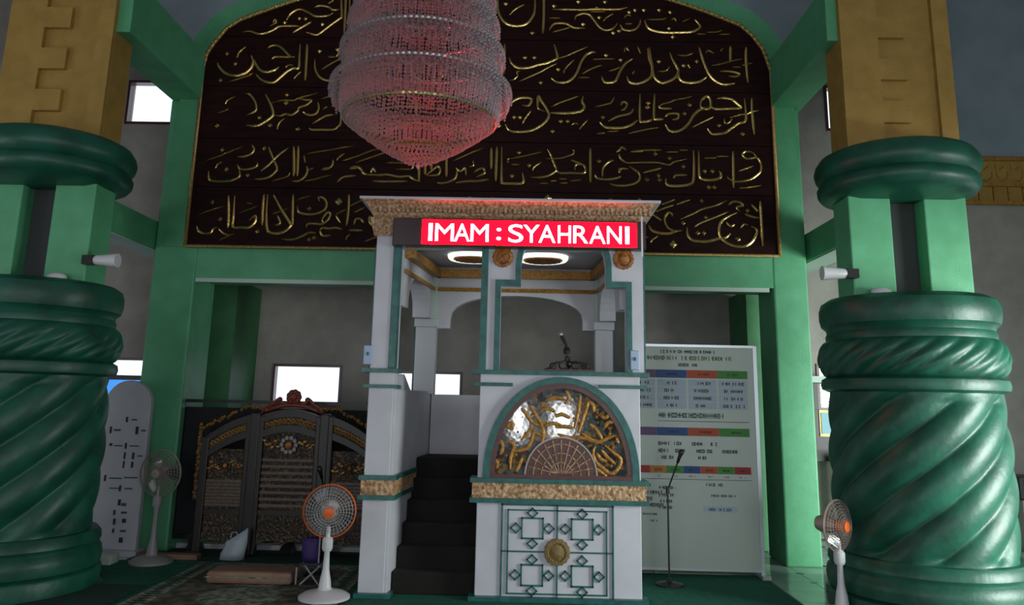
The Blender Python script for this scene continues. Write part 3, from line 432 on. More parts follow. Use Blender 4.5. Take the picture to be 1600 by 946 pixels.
column(3.43, 'right'); column(-4.50, 'left')
# small floodlights fixed to the posts and lamps on the ledge
for x, dx, lab in ((-3.92, 1, 'left column posts, facing the pulpit'), (2.87, -1, 'right column posts, facing the pulpit')):
    o = empty('floodlight', (x, 7.0, 2.80), 'small white cylindrical floodlight on the '+lab, 'floodlight', 'floodlights on the columns')
    m_ = Matrix.Translation((x+dx*.13, 7.02, 2.80)) @ Matrix.Rotation(dx*pi/2, 4, 'Y')
    MB().lathe([(.03, -.1), (.045, -.06), (.05, .0), (.062, .10), (.064, .13)], seg=16).xf(m_).build('housing', 'plastic_white', o, auto=True)
    MB().box(x-.05, x+.05, 6.98, 7.07, 2.76, 2.84).build('bracket', 'black', o)
for x, lab in ((-4.17, 'left column'), (3.10, 'right column')):
    o = MB().ball((x, 6.98, 2.635), .075, 20, 10, (1.2, .7, .55)).build('dome_lamp', 'plastic_white', smooth=True); tag(o, 'small pale dome lamp on the ledge in front of the posts of the '+lab, 'lamp', 'ledge lamps')

# ---------------------------------------------------------------- inscription panel
panel = empty('inscription_panel', (AX, 8.9, 3.28), 'dark wooden panel with five rows of raised gold Arabic calligraphy above the pulpit', 'inscription')
def clip(z0, z1):
    def edge(P_):
        out = []
        for (x, z), (x2, z2) in zip(P_, P_[1:]):
            for t in range(9):
                q = (x+(x2-x)*t/8, z+(z2-z)*t/8)
                if z0 <= q[1] <= z1: out.append(q)
        return out
    def at(P_, zc):
        for (x, z), (x2, z2) in zip(P_, P_[1:]):
            if z <= zc <= z2 and z2 > z: return x+(x2-x)*(zc-z)/(z2-z)
    rr, ll = edge(R_), edge(L_)
    return [(at(R_, z0), z0)]+rr+([(at(R_, z1), z1), (at(L_, z1), z1)] if z1 < 6.9 else [(AX, 6.98)])+ll[::-1]+[(at(L_, z0), z0)]
zs = [3.285, 3.98, 4.57, 5.215, 5.85, 6.98]
for i in range(5):
    p_ = clip(zs[i]+.004, zs[i+1]-(.004 if i < 4 else 0)); q = []
    for v_ in p_:
        if not q or abs(v_[0]-q[-1][0])+abs(v_[1]-q[-1][1]) > 1e-5: q.append(v_)
    MB().prism(q, 8.86, 8.975).build('board', 'panel_wood', panel)
fr = MB()
fr.tube([(x, 8.85, z) for x, z in R_], .022, 8); fr.tube([(x, 8.85, z) for x, z in L_], .022, 8); fr.tube([(L_[0][0], 8.85, 3.285), (R_[0][0], 8.85, 3.285)], .018, 8)
fr.build('gold_frame', 'gold_dull', panel, smooth=True)
bd = MB()
for P_ in (R_, L_):
    acc = 0
    for (x, z), (x2, z2) in zip(P_[2:], P_[3:]):
        L = sqrt((x2-x)**2+(z2-z)**2); t = acc
        while t < L: bd.octa((x+(x2-x)*t/L, 8.835, z+(z2-z)*t/L), .03); t += .068
        acc = t-L
bd.build('bead_border', 'gold', panel, kind='stuff')
WID = {'b': .020, 'm': .0165, 't': .0125}
dots = MB()
for key in sorted(WORDS):
    for st in WORDS[key].split(';'):
        k_, *n_ = st.split(); n_ = [int(q)/1000 for q in n_]; P_ = list(zip(n_[::2], n_[1::2]))
        if k_ in 'dD': dot(dots, P_[0][0], P_[0][1], .028 if k_ == 'd' else .045, 8.86)
        else: mb = MB(); stroke(mb, P_, WID[k_], 8.86); mb.build('gold_letter_stroke', 'gold', panel, auto=True)
dots.build('gold_dots', 'gold', panel, kind='stuff')

# gold frieze far right on the back wall
fz = empty('gold_frieze', (6.1, 10.8, 4.40), 'dull gold frieze with raised lettering and ribs on the back wall, right of the column', 'frieze')
MB().box(4.9, 7.3, 10.76, 10.8, 4.42, 5.06).build('backing', 'ochre', fz)
for z0, z1, m in ((4.40, 4.45, 'gold_trim'), (4.66, 4.70, 'gold_trim'), (5.03, 5.08, 'gold_trim')): MB().box(4.9, 7.3, 10.71, 10.76, z0, z1).build('rail', m, fz)
for i in range(12): MB().box(5.0+i*.2, 5.03+i*.2, 10.735, 10.76, 4.45, 4.66).build('rib', 'gold_trim', fz)
mb = MB(); rnd = random.Random(3)
for i in range(11):
    x = 5.0+i*.21; stroke(mb, [(x, 4.98), (x+.02, 4.80), (x+.08, 4.75), (x+.15, 4.80), (x+.16, 4.88)], .012, 10.76, .012, 4); stroke(mb, [(x+.05, 4.90), (x+.12, 4.96)], .009, 10.76, .012, 3)
mb.build('raised_lettering', 'gold_trim', fz)
# ================================================================ pulpit (open pavilion of white masonry with teal edging)
YF = 7.20; YR = 9.98
pul = empty('pulpit', (-.15, 8.5, 0), 'white pulpit pavilion with teal edging, cream cornice, dark stairs and a glazed half-round panel', 'pulpit')
def bx(name, m, *a, par=pul, bev=.006): return MB().box(*a).build(name, m, par, bevel=bev)
# lower walls
lw = MB().prism([(-1.33, YF), (-1.13, YF), (-.985, 8.76), (-1.17, 8.76)], 0, 1.72, 'Z').build('left_wall', 'white_paint', pul, bevel=.006)
bx('rear_wall', 'white_paint', -.985, .76, 8.66, 8.76, 0, 1.69)
fw = bx('front_wall', 'white_paint', -.39, 1.02, YF, 7.34, 0, 1.88)
MB().prism([(.86, 7.34), (1.02, 7.34), (.93, 8.76), (.76, 8.76)], 0, 1.72, 'Z').build('right_wall', 'white_paint', pul, bevel=.006)
bx('stair_wall', 'white_paint', -.39, -.27, 7.34, 8.2, 0, 1.06)
# sloped handrail cap behind the left pier
MB().prism([(YF+.2, 1.72), (YF+.2, 1.86), (YF+.32, 1.86), (7.9, 1.74), (8.0, 1.72)], -1.30, -1.11, 'X').build('handrail_cap', 'white_paint', pul)
# piers
lp = bx('left_pier', 'white_paint', -1.375, -1.155, YF-.01, YF+.20, 0, 3.14)
bx('pier_edging', 'teal', -1.215, -1.15, YF-.022, YF+.1, 1.90, 3.12, par=lp)
bx('pier_edging', 'teal', -1.392, -1.37, YF+.02, YF+.18, 1.90, 3.02, par=lp)
MB().box(-1.40, -1.13, YF-.03, YF+.2, 3.10, 3.27, top=(-1.44, -1.10, YF-.06, YF+.2)).build('gilt_capital', 'carved_cream', lp)
# string courses
def band(z0, z1, m, nm, pr):
    b1 = MB().box(-1.38-pr, -1.10+pr*.4, YF-.03-pr, YF+.22, z0, z1).build(nm, m, lw); MB().prism([(-1.12, YF+.2), (-1.095+pr*.4, YF+.2), (-1.035+pr*.4, YF+.85), (-1.08, YF+.85)], z0, z1, 'Z').build(nm, m, lw)
    b2 = MB().box(-.42-pr, 1.05+pr, YF-.03-pr, 7.36, z0, z1).build(nm, m, fw)
band(.785, .825, 'teal', 'teal_course', .03); band(.825, .95, 'carved_band', 'carved_course', .012); band(.95, .988, 'teal', 'teal_course', .03)
for z0, z1 in ((1.862, 1.90), (1.728, 1.758)):
    MB().box(-1.44 if z0 > 1.8 else -1.42, -1.12, YF-.045, YF+.2, z0, z1).build('teal_course', 'teal', lp)
MB().box(-.46, 1.10, YF-.055, 7.36, 1.868, 1.905).build('sill_course', 'teal', fw)
MB().box(-.44, -.16+.06, YF-.03, YF, 1.765, 1.795).build('teal_course', 'teal', fw)
MB().box(.66, 1.08, YF-.03, YF, 1.765, 1.795).build('teal_course', 'teal', fw)
for x0, x1, p_ in ((-1.40, -1.09, lw), (-.44, 1.07, fw)): MB().box(x0, x1, YF-.06, YF+.1, 0, .035).build('teal_plinth', 'teal', p_)
# stairs
st = empty('stairs', (-.76, 8.2, 0), '', ''); 
for k in ('label', 'category'): del st[k]
st.location = (-.61, -.3, 0); st.parent = pul
for i in range(6):
    z = (i+1)/6*1.08; y = 7.32+i*.155
    xl = -1.125+.0965*(y-YF); MB().box(xl, -.392, y, y+.17 if i < 5 else 8.65, 0 if i == 0 else z-.20, z).build('step', 'stair_carpet', st, bevel=.01)
bx('platform', 'white_paint', -.39, .78, 8.2, 8.66, .95, 1.06)
# front screen wall with the stepped arch opening
def arch_pts(g=0):
    """opening outline, g grows it outward"""
    cx = .34; rx = .385+g; L = []
    L += [(-.225-g, 1.905)] + [(-.225-g, 2.665+g), (cx-rx, 2.665+g)]
    for i in range(13): a_ = pi-pi*i/12; L.append((cx+rx*cos(a_), 2.86+(.37+g)*sin(a_)))
    L += [(cx+rx, 2.665+g), (.905+g, 2.665+g), (.905+g, 1.905)]
    return L
A0, A1 = arch_pts(), arch_pts(.05)
s_ = MB(); left = [(-.40, 1.905), (-.40, 3.28)]
outline = [(-.40, 1.905)]+A0[:]+[(1.06, 1.905), (1.06, 3.28), (-.40, 3.28)]
# quads between the opening and the outer rectangle
so = []
for (x, z) in A0:
    so.append((x, z))
n_ = len(A0); T_ = []
for i, (x, z) in enumerate(A0):
    if i < 2: T_.append((-.40, 1.905 if i == 0 else 3.28))
    elif i >= n_-2: T_.append((1.06, 3.28 if i == n_-2 else 1.905))
    else: T_.append((-.40+1.46*(i-1)/(n_-3), 3.28))
s_.strip(A0, T_, YF, YF+.12)
sw = s_.build('screen_wall', 'white_paint', pul)
MB().strip(A0, A1, YF-.02, YF+.0).build('arch_edging', 'teal', sw)
bx('post_edging', 'teal', -.405, -.345, YF-.02, YF, 1.905, 3.02, par=sw, bev=0)
bx('post_edging', 'teal', 1.06, 1.078, YF+.01, YF+.11, 1.905, 3.0, par=sw, bev=0)
def rosette(x, y, z, r_, m, par, name='rosette', up=False):
    mb = MB(); k = 16
    prof = [(r_, 0), (r_*.95, .018), (r_*.7, .024), (r_*.62, .014), (r_*.4, .026), (r_*.2, .034), (.001, .036)]
    n = 0
    for pr, h in prof:
        for j in range(48): a_ = 2*pi*j/48; q = pr*(1-.07*abs(sin(8*a_))) ; mb.v.append((q*cos(a_), -h, q*sin(a_)))
    for i in range(len(prof)-1):
        for j in range(48): q = (j+1) % 48; mb.f.append((i*48+j, i*48+q, (i+1)*48+q, (i+1)*48+j))
    if up: mb.xf(Matrix.Rotation(pi/2, 4, 'X'))
    mb.xf(Matrix.Translation((x, y, z))); return mb.build(name, m, par, auto=True)
rosette(-.215, YF, 2.925, .10, 'rust_carve', sw); rosette(.885, YF, 2.925, .10, 'rust_carve', sw)
# architrave and cornice
bx('architrave', 'white_paint', -1.375, 1.06, YF, YF+.14, 3.0, 3.28)
cn = empty('cornice_', (0, 0, 0), '', '')
for k in ('label', 'category'): del cn[k]
cn.name = 'cornice'; cn.parent = pul; cn.location = (0, 0, 0)
def ringbox(mb, x0, x1, y0, y1, z0, z1, d_):
    mb.box(x0, x1, y0, y1, z0, z1, top=(x0-d_, x1+d_, y0-d_, y1+d_)); return mb
c0 = (-1.40, 1.08, YF-.03, 8.70)
ringbox(MB(), *c0, 3.262, 3.29, .02).build('lower_moulding', 'carved_cream', cn)
ringbox(MB(), c0[0]-.02, c0[1]+.02, c0[2]-.02, c0[3]+.02, 3.29, 3.385, .045).build('carved_frieze', 'carved_cream', cn)
ringbox(MB(), c0[0]-.075, c0[1]+.075, c0[2]-.075, c0[3]+.02, 3.385, 3.42, .03).build('upper_moulding', 'carved_cream', cn)
MB().box(-1.53, 1.21, YF-.15, 8.79, 3.42, 3.446).build('roof_slab', 'white_paint', cn, bevel=.006)
db = MB(); 
for i in range(60): x = -1.40+i*.0425; db.box(x, x+.026, YF-.088, YF-.03, 3.315, 3.365)
db.build('dentil_row', 'carved_cream', cn, kind='stuff')
# inside: ceiling, gilt cornice, rear and side arches, rear columns
bx('pavilion_ceiling', 'white_paint', -1.30, 1.0, 7.34, 8.66, 3.05, 3.08, bev=0)
for z0, z1, nm in ((2.93, 3.015, 'gilt_moulding'), (2.785, 2.822, 'gilt_moulding')):
    d_ = .08 if z0 > 2.9 else .02
    MB().box(-.96, .75, 8.60-d_, 8.62, z0, z1, top=(-.96, .75, 8.58-d_, 8.62)).build(nm, 'gold_trim', pul)
    for sx, xa, xb in ((1, -1.13, -.985), (-1, .86, .76)):
        MB().prism([(xa, 7.34), (xa+sx*d_, 7.34), (xb+sx*d_, 8.62), (xb, 8.62)], z0, z1, 'Z').build(nm, 'gold_trim', pul)
for (x0, x1) in ((-1.17, -.955), (.745, .935)):
    rc = bx('rear_column', 'white_tile', x0, x1, 8.56, 8.76, 1.69, 2.395)
    bx('column_capital', 'white_tile', x0-.015, x1+.015, 8.54, 8.775, 2.395, 2.48, par=rc)
    bx('column_head', 'pale_green', x0, x1, 8.56, 8.76, 2.48, 3.05, par=rc)
    bx('column_edging', 'teal', x0-.02 if x0 < 0 else x1, x0 if x0 < 0 else x1+.02, 8.58, 8.65, 1.72, 2.39, par=rc)
def arch_panel(u0, u1, ua, ub, zf, zs_, zt, top, c0_, c1_, axis, name, shear=0):
    """panel from u0..u1 with a segmental arch opening ua..ub: foot zf, springing zs_, crown zt"""
    I = [(ua, zf), (ua, zs_)]; um = (ua+ub)/2; hw = (ub-ua)/2
    for i in range(1, 16): a_ = pi-pi*i/16; I.append((um+hw*cos(a_), zs_+(zt-zs_)*sin(a_)**.8))
    I += [(ub, zs_), (ub, zf)]; O = [(u0, zf), (u0, top)]+[(u0+(u1-u0)*i/16, top) for i in range(1, 16)]+[(u1, top), (u1, zf)]
    mb = MB().strip(I, O, c0_, c1_, axis)
    if shear: mb.v = [(x+shear*(y-7.34), y, z) for x, y, z in mb.v]
    return mb.build(name, 'white_paint', pul)
arch_panel(-.97, .76, -.81, .615, 2.39, 2.49, 2.75, 3.05, 8.60, 8.72, 'Y', 'rear_arch')
arch_panel(7.34, 8.60, 7.55, 8.40, 2.48, 2.48, 2.84, 3.05, -1.31, -1.135, 'X', 'side_arch', .115)
arch_panel(7.34, 8.60, 7.55, 8.40, 2.48, 2.48, 2.84, 3.05, .865, 1.03, 'X', 'side_arch', -.08)
for x in (-.53, .165):
    r0 = rosette(x, 7.85, 3.02, .20, 'rust_carve', pul, 'ceiling_rosette', up=True)
    MB().lathe([(.205, 3.03), (.215, 3.01), (.235, 3.005), (.25, 3.02), (.255, 3.05)], x, 7.85, 40, False).build('ring_lamp', 'lamp_ring', r0, auto=True)
# half-round glazed panel
LX, LZ = .33, .988
def dome(w_, h_, n=28): return [(LX+w_*cos(pi*i/n), LZ+h_*sin(pi*i/n)**.92) for i in range(n+1)]
MB().strip(dome(.615, .815), dome(.675, .868), YF-.045, YF, 'Y').build('teal_arch', 'teal', fw)
lun = MB().strip(dome(.572, .77), dome(.615, .815), YF-.035, YF, 'Y').build('lunette_frame', 'brown_wood', fw)
MB().box(LX-.615, LX+.615, YF-.04, YF, LZ, LZ+.035).build('frame_sill', 'brown_wood', lun)
MB().prism(dome(.58, .775), YF-.02, YF-.005).build('mosaic_panel', 'mosaic', lun)
MB().prism(dome(.31, .35), YF-.026, YF-.02).build('lattice_fan', 'brown_wood', lun)
MB().strip(dome(.305, .345), dome(.318, .358), YF-.034, YF-.02).build('lattice_rim', 'wire_dull', lun)
lt = MB()
for i in range(1, 12):
    a_ = pi*i/12; lt.tube([(LX+.05*cos(a_), YF-.03, LZ+.05), (LX+.29*cos(a_), YF-.03, LZ+.02+.31*sin(a_))], .005, 5)
for q in (.1, .17, .24): lt.tube([(LX+q*cos(pi*i/20), YF-.03, LZ+.03+q*1.1*sin(pi*i/20)) for i in range(21)], .005, 5)
lt.build('lattice_bars', 'carved_cream', lun)
LT = '''920,150 900,300 870,440|990,200 960,300 900,480|985,200 1030,230 1035,290|700,430 780,425 860,435|720,490 820,520 930,520 1040,550 1100,560|930,480 1010,530 1080,550 1150,520 1220,490|1050,590 1030,640 1050,720 1120,780 1180,820 1240,780 1270,700 1200,640 1130,580|1000,400 1060,450 1110,530|1130,430 1160,380 1210,380|
405,270 440,310 500,390 580,430|480,250 560,370 600,470 590,580|590,520 520,480 500,540 470,610 400,640 340,650 320,720 320,800|420,700 400,760 370,820|270,450 320,400 330,450 290,440|500,430 470,480 420,540|600,430 680,400 760,420|300,560 350,600 330,650|200,600 230,560 250,620 230,680|190,720 210,760 200,800|560,300 640,270 700,300|620,200 700,170 770,190|790,110 820,170 790,220|700,340 760,320 830,350|1100,620 1150,680 1220,740|1060,650 1100,700 1150,720|1060,780 1110,820 1150,850|1180,300 1140,340 1100,330|1230,520 1250,560'''
gm = MB()
for s0 in LT.replace('\n', '').split('|'):
    P_ = [(LX+(float(p.split(',')[0])-755)*.001005, LZ+(878-float(p.split(',')[1]))*.00105*.93) for p in s0.split()]
    stroke(gm, P_, .017, YF-.02, .014, 4)
rl = random.Random(5)
for i in range(70):
    a_ = rl.uniform(.12, pi-.12); q = rl.uniform(.62, .95); dot(gm, LX+.57*q*cos(a_), LZ+.765*q*sin(a_), rl.uniform(.008, .016), YF-.02, .01)
gm.build('gilt_lettering', 'gold_trim', lun, auto=True)
# lower tiled panel with teal line pattern
def lineq(pts, name, w_=.009, closed=True):
    P3 = [(x, YF-.004, z) for x, z in pts]; mb = MB(); k = len(pts)
    for i in range(k if closed else k-1):
        (x, z), (x2, z2) = pts[i], pts[(i+1) % k]; dx, dz = x2-x, z2-z; L = sqrt(dx*dx+dz*dz); ux, uz = dx/L*w_*.5, dz/L*w_*.5
        a_ = [(x-ux-uz, z-uz+ux), (x2+ux-uz, z2+uz+ux), (x2+ux+uz, z2+uz-ux), (x-ux+uz, z-uz-ux)]; mb.prism(a_, YF-.014, YF)
    return mb.build(name, 'teal', fw)
def rect(cx, cz, w_, h_): return [(cx-w_, cz-h_), (cx+w_, cz-h_), (cx+w_, cz+h_), (cx-w_, cz+h_)]
CX_, CZ_ = .303, .392
lineq(rect(CX_, CZ_, .473, .378), 'border_line', .014); lineq(rect(CX_, CZ_, .42, .335), 'border_line', .011)
lineq([(CX_, CZ_-.375), (CX_, CZ_+.375)], 'cross_line', .011, False); lineq([(CX_-.47, CZ_), (CX_+.47, CZ_)], 'cross_line', .011, False)
for sx in (-1, 1):
    for sz in (-1, 1):
        qx, qz = CX_+sx*.212, CZ_+sz*.188; lineq(rect(qx, qz, .09, .082), 'square_motif', .013)
        for ux, uz in ((1, 0), (-1, 0), (0, 1), (0, -1)):
            ex, ez = qx+ux*.142, qz+uz*.124; d_ = .042; lineq([(ex-d_, ez), (ex, ez-d_*.92), (ex+d_, ez), (ex, ez+d_*.92)], 'lozenge_motif', .011)
rosette(CX_, YF-.012, CZ_, .115, 'rust_carve', fw, 'medallion')
bpy.data.objects['medallion'].data.materials[0] = M['medallion_brown']

# ---------------------------------------------------------------- LED sign
sg = empty('led_sign', (-.08, YF-.12, 3.12), 'long red LED display with glowing lettering across the top of the pulpit', 'sign')
MB().box(-1.215, 1.075, YF-.12, YF-.012, 2.995, 3.252).build('case', 'led_face', sg, bevel=.006)
MB().box(-.95, .99, YF-.1225, YF-.12, 3.012, 3.238).build('lit_display', 'led_red', sg)
MB().box(1.03, 1.045, YF-.13, YF-.12, 2.93, 3.30).build('hanger', 'aluminium', sg)
def text(body, size, loc, m, par, name, offs=0, sx=1, ext=.002):
    cu = bpy.data.curves.new('t', 'FONT'); cu.body = body; cu.size = size; cu.offset = offs; cu.extrude = ext; cu.align_x = 'CENTER'; cu.align_y = 'CENTER'
    o = bpy.data.objects.new('t', cu); C.objects.link(o); bpy.context.view_layer.update()
    me = bpy.data.meshes.new_from_object(o.evaluated_get(bpy.context.evaluated_depsgraph_get())); bpy.data.objects.remove(o)
    me.materials.clear(); me.materials.append(M[m]); xs = [v.co.x for v in me.vertices]; mx = (max(xs)+min(xs))/2; ys = [v.co.y for v in me.vertices]; my = (max(ys)+min(ys))/2
    q = Vector(loc)-Vector(par.location) if par else Vector(loc)
    for v in me.vertices: v.co = Vector(((v.co.x-mx)*sx+q.x, -v.co.z+q.y, (v.co.y-my)+q.z))
    r = bpy.data.objects.new(name, me); C.objects.link(r); r.parent = par; return r, (max(xs)-min(xs))*sx
GL = (('I', 669.5, 675.5), ('M', 680, 709), ('A', 710, 734), ('M', 735.5, 763.5), (':', 776, 783), ('S', 794.5, 817.5), ('Y', 818, 843), ('A', 842, 868), ('H', 872, 892), ('R', 896, 919), ('A', 921, 946), ('N', 948.5, 971), ('I', 977, 983))
for c_, p0, p1 in GL:
    xa, xb = [-.897+(p-668)*1.8315/317 for p in (p0, p1)]
    r0, wd = text(c_, .235, (0, 0, 0), 'led_white', None, 'probe'); bpy.data.objects.remove(r0)
    text(c_, .235, ((xa+xb)/2, YF-.128, 3.122-(.008 if c_ == ':' else 0)), 'led_white', sg, 'letter' if c_ != ':' else 'colon', 0, (xb-xa)/wd, .003)

# crest of the lectern and microphone, switches
cr = empty('carved_crest', (.40, YF+.08, 1.905), 'low dark carved wooden crest standing on the pulpit sill', 'carving')
MB().prism([(.16, 1.905), (.64, 1.905), (.60, 1.925), (.18, 1.925)], YF+.04, YF+.12).build('rail', 'brown_wood', cr)
mb = MB()
for s0 in (-1, 1):
    for a_ in range(2):
        c_ = .40+s0*(.055+.09*a_); r_ = .034-.008*a_
        mb.tube([(c_+r_*cos(2*pi*i/14), YF+.08, 1.925+r_*1.1+r_*sin(2*pi*i/14)) for i in range(14)], .009, 6, True)
    mb.tube([(.40+s0*.02, YF+.08, 1.99), (.40+s0*.12, YF+.08, 1.985), (.40+s0*.16, YF+.08, 1.94), (.40+s0*.22, YF+.08, 1.925)], [.012, .01, .009, .007], 6)
mb.octa((.40, YF+.08, 1.975), .03, .05)
mb.build('scrollwork', 'dark_wood', cr, smooth=True)
gm_ = empty('gooseneck_microphone', (.40, YF+.2, 1.0), 'black gooseneck microphone rising above the carved crest inside the pulpit', 'microphone')
MB().tube([(.39, YF+.2, 1.0), (.39, YF+.2, 2.0), (.385, YF+.2, 2.08), (.375, YF+.2, 2.15)], .009, 8).build('stem', 'black', gm_)
MB().lathe([(.03, -.03), (.035, 0), (.02, .035)], .385, YF+.2, 12, z0=2.10).build('clamp', 'black', gm_)
MB().lathe([(.025, -.02), (.025, .02), (.012, .03)], .39, YF+.2, 12, z0=2.02).build('collar', 'black', gm_)
MB().tube([(.385, YF+.2, 2.14), (.355, YF+.2, 2.20), (.335, YF+.2, 2.235)], [.012, .017, .018], 10).build('capsule', 'black', gm_)
MB().ball((.332, YF+.2, 2.248), .018, 10, 6).build('grille', 'aluminium', gm_, smooth=True)
for x, lab in ((.975, 'right post of the pulpit'), (-1.395, 'outer side of the left pulpit pier')):
    o = MB().box(x-.04, x+.04, YF-.035, YF, 1.93, 2.10).build('switch_box', 'switch', bevel=.008)
    tag(o, 'pale blue switch box on the '+lab, 'switch box', 'switch boxes'); MB().box(x-.008, x+.008, YF-.045, YF-.035, 2.01, 2.04).build('rocker', 'ink_teal', o)

# ================================================================ chandelier
HX, HY = -.715, 5.0
ch = empty('chandelier', (HX, HY, 8.2), 'large tiered crystal chandelier hanging in front of the inscription', 'chandelier')
MB().tube([(HX, HY, 4.9), (HX, HY, 8.2)], .015, 8).build('rod', 'gold_dull', ch)
MB().lathe([(.02, 4.95), (.12, 4.9), (.16, 4.86)], HX, HY, 20).build('canopy', 'gold_dull', ch, auto=True)
rc_ = random.Random(11)
tiers = [(4.80, .36, 4.56, .40, 80), (4.55, .415, 4.30, .44, 96), (4.32, .455, 4.07, .485, 104), (4.13, .485, 3.86, .50, 112), (3.92, .525, 3.62, .52, 124), (3.66, .575, 3.43, .505, 128)]
for ti, (zt, rt, zb, rb, n) in enumerate(tiers):
    n = int(n*1.3)
    ring = MB().lathe([(rt-.012, zt-.006), (rt, zt-.007), (rt+.002, zt+.005), (rt-.012, zt+.006)], HX, HY, 48, False).build('tier_ring', 'aluminium', ch)
    rb_in = rt-.06 if ti == 5 else rb
    strands = MB(); k = 11 if ti < 5 else 14
    for j in range(n):
        a_ = 2*pi*j/n+rc_.uniform(-.01, .01)
        for i in range(k):
            t = (i+.5)/k; r_ = (rt-.05)+(rb-(rt-.05))*t + (.012*sin(pi*t)); z = zt-(zt-zb)*t+rc_.uniform(-.004, .004)
            strands.octa((HX+r_*cos(a_), HY+r_*sin(a_), z), .0095, .0135)
    strands.build('crystal_curtain', 'crystal', ring, kind='stuff')
    beads = MB()
    for row, (dr, dz, s_) in enumerate(((.012, 0, .013), (.018, -.035, .011), (.004, -.07, .009))):
        m_ = int(2*pi*(rt+dr)/.036)
        for j in range(m_):
            a_ = 2*pi*(j+.5*row)/m_; beads.octa((HX+(rt+dr)*cos(a_), HY+(rt+dr)*sin(a_), zt+dz), s_, s_*1.3)
    # swagged drops below the ring
    vl = MB(); nv = int(2*pi*rt/.034)
    for j in range(nv):
        a_ = 2*pi*j/nv; ln = 6 if j % 4 else 8
        for i in range(ln): vl.octa((HX+(rt+.02-.004*i)*cos(a_), HY+(rt+.02-.004*i)*sin(a_), zt-.015-.021*i), .009, .0125)
    vl.build('crystal_valance', 'crystal', ring, kind='stuff')
    m_ = 30
    for j in range(m_*8):
        a_ = 2*pi*j/(m_*8); sag = abs(sin(a_*m_/2)); beads.octa((HX+(rt+.024)*cos(a_), HY+(rt+.024)*sin(a_), zt-.03-.05*sag), .0085, .011)
    beads.build('bead_garland', 'crystal', ring, kind='stuff')
bowl = MB().lathe([(.492, 3.425), (.505, 3.43), (.506, 3.445), (.492, 3.45)], HX, HY, 64, False).build('bowl_ring', 'gold', ch)
mb = MB(); rows = 17
for i in range(rows):
    t = (i+.3)/rows; r_ = .50*(1-t)**.75; z = 3.43-.30*t; m_ = max(6, int(2*pi*r_/.031))
    for j in range(m_): a_ = 2*pi*j/m_+i*.07; mb.octa((HX+r_*cos(a_), HY+r_*sin(a_), z+rc_.uniform(-.004, .004)), .0125, .0125)
mb.octa((HX, HY, 3.13), .018, .03); mb.build('crystal_bowl', 'crystal', bowl, kind='stuff')
fr_ = MB()
for i in (3, 7, 11):
    t = (i+.3)/rows; r_ = .49*(1-t)**.75; z = 3.44-.30*t; fr_.tube([(HX+r_*cos(2*pi*j/40), HY+r_*sin(2*pi*j/40), z) for j in range(40)], .004, 5, True)
fr_.build('bowl_wire', 'gold_dull', bowl)
# ================================================================ carpets and rug
o = MB().prism([(-3.66, 4.6), (2.385, 4.6), (2.385, 8.45), (-4.9, 8.45), (-4.9, 8.10)]+[(-4.5+.835*cos(radians(a_)), 7.25+.835*sin(radians(a_))) for a_ in range(90, -5, -10)], -.0125, -.001, 'Z').build('carpet', 'carpet_green'); tag(o, 'green carpet covering the floor under the pulpit', 'carpet')
o = MB().box(-3.9, -3.25, 5.2, 7.4, .0, .006).build('prayer_mat', 'carpet_dark'); tag(o, 'darker green prayer mat beside the foot of the left column', 'prayer mat')
rg = empty('patterned_rug', (-2.35, 7.4, 0), 'dark patterned rug with a pale border in front of the carved screen', 'rug')
MB().box(-3.16, -1.48, 6.3, 8.36, .0, .010).build('field', 'rug', rg)
for a in ((-3.16, -2.97, 6.3, 8.36), (-1.67, -1.48, 6.3, 8.36), (-2.97, -1.67, 8.2, 8.36)): MB().box(*a, .010, .014).build('border', 'rug_border', rg)
mb = MB()
for i in range(26):
    y = 6.36+i*.078
    for x in (-3.065, -1.575): mb.prism([(x-.06, y), (x, y-.033), (x+.06, y), (x, y+.033)], .014, .016, 'Z')
mb.build('border_motif', 'carpet_dark', rg, kind='stuff')
for k, (cx_, cy_) in enumerate(((-2.32, 7.75), (-2.32, 7.05))): MB().lathe([(.34, .010), (.3, .014), (.001, .014)], cx_, cy_, 24).build('rug_medallion', 'rug_border', rg)
# long low tan bolster
o = empty('floor_cushion', (-2.39, 7.62, .015), 'long low tan floor cushion lying on the patterned rug', 'cushion')
MB().box(-2.77, -2.01, 7.45, 7.78, .016, .12).build('pad', 'tan', o, bevel=.03); MB().box(-2.775, -2.005, 7.44, 7.46, .07, .078).build('piping', 'rug_border', o)
# small folding stand right of the cushion
o = empty('book_rest', (-1.83, 7.45, .015), 'small folding stand of thin grey bars right of the tan cushion', 'stand')
for a, b in (((-1.93, 7.4, .03), (-1.75, 7.5, .20)), ((-1.75, 7.4, .03), (-1.93, 7.5, .20)), ((-1.97, 7.45, .03), (-1.97, 7.45, .17))): MB().tube([a, b], .008, 6).build('bar', 'plastic_grey', o)
MB().box(-1.95, -1.73, 7.44, 7.47, .19, .205).build('rest', 'black', o)
MB().box(-1.93, -1.75, 7.39, 7.52, .0155, .04).build('foot', 'black', o)

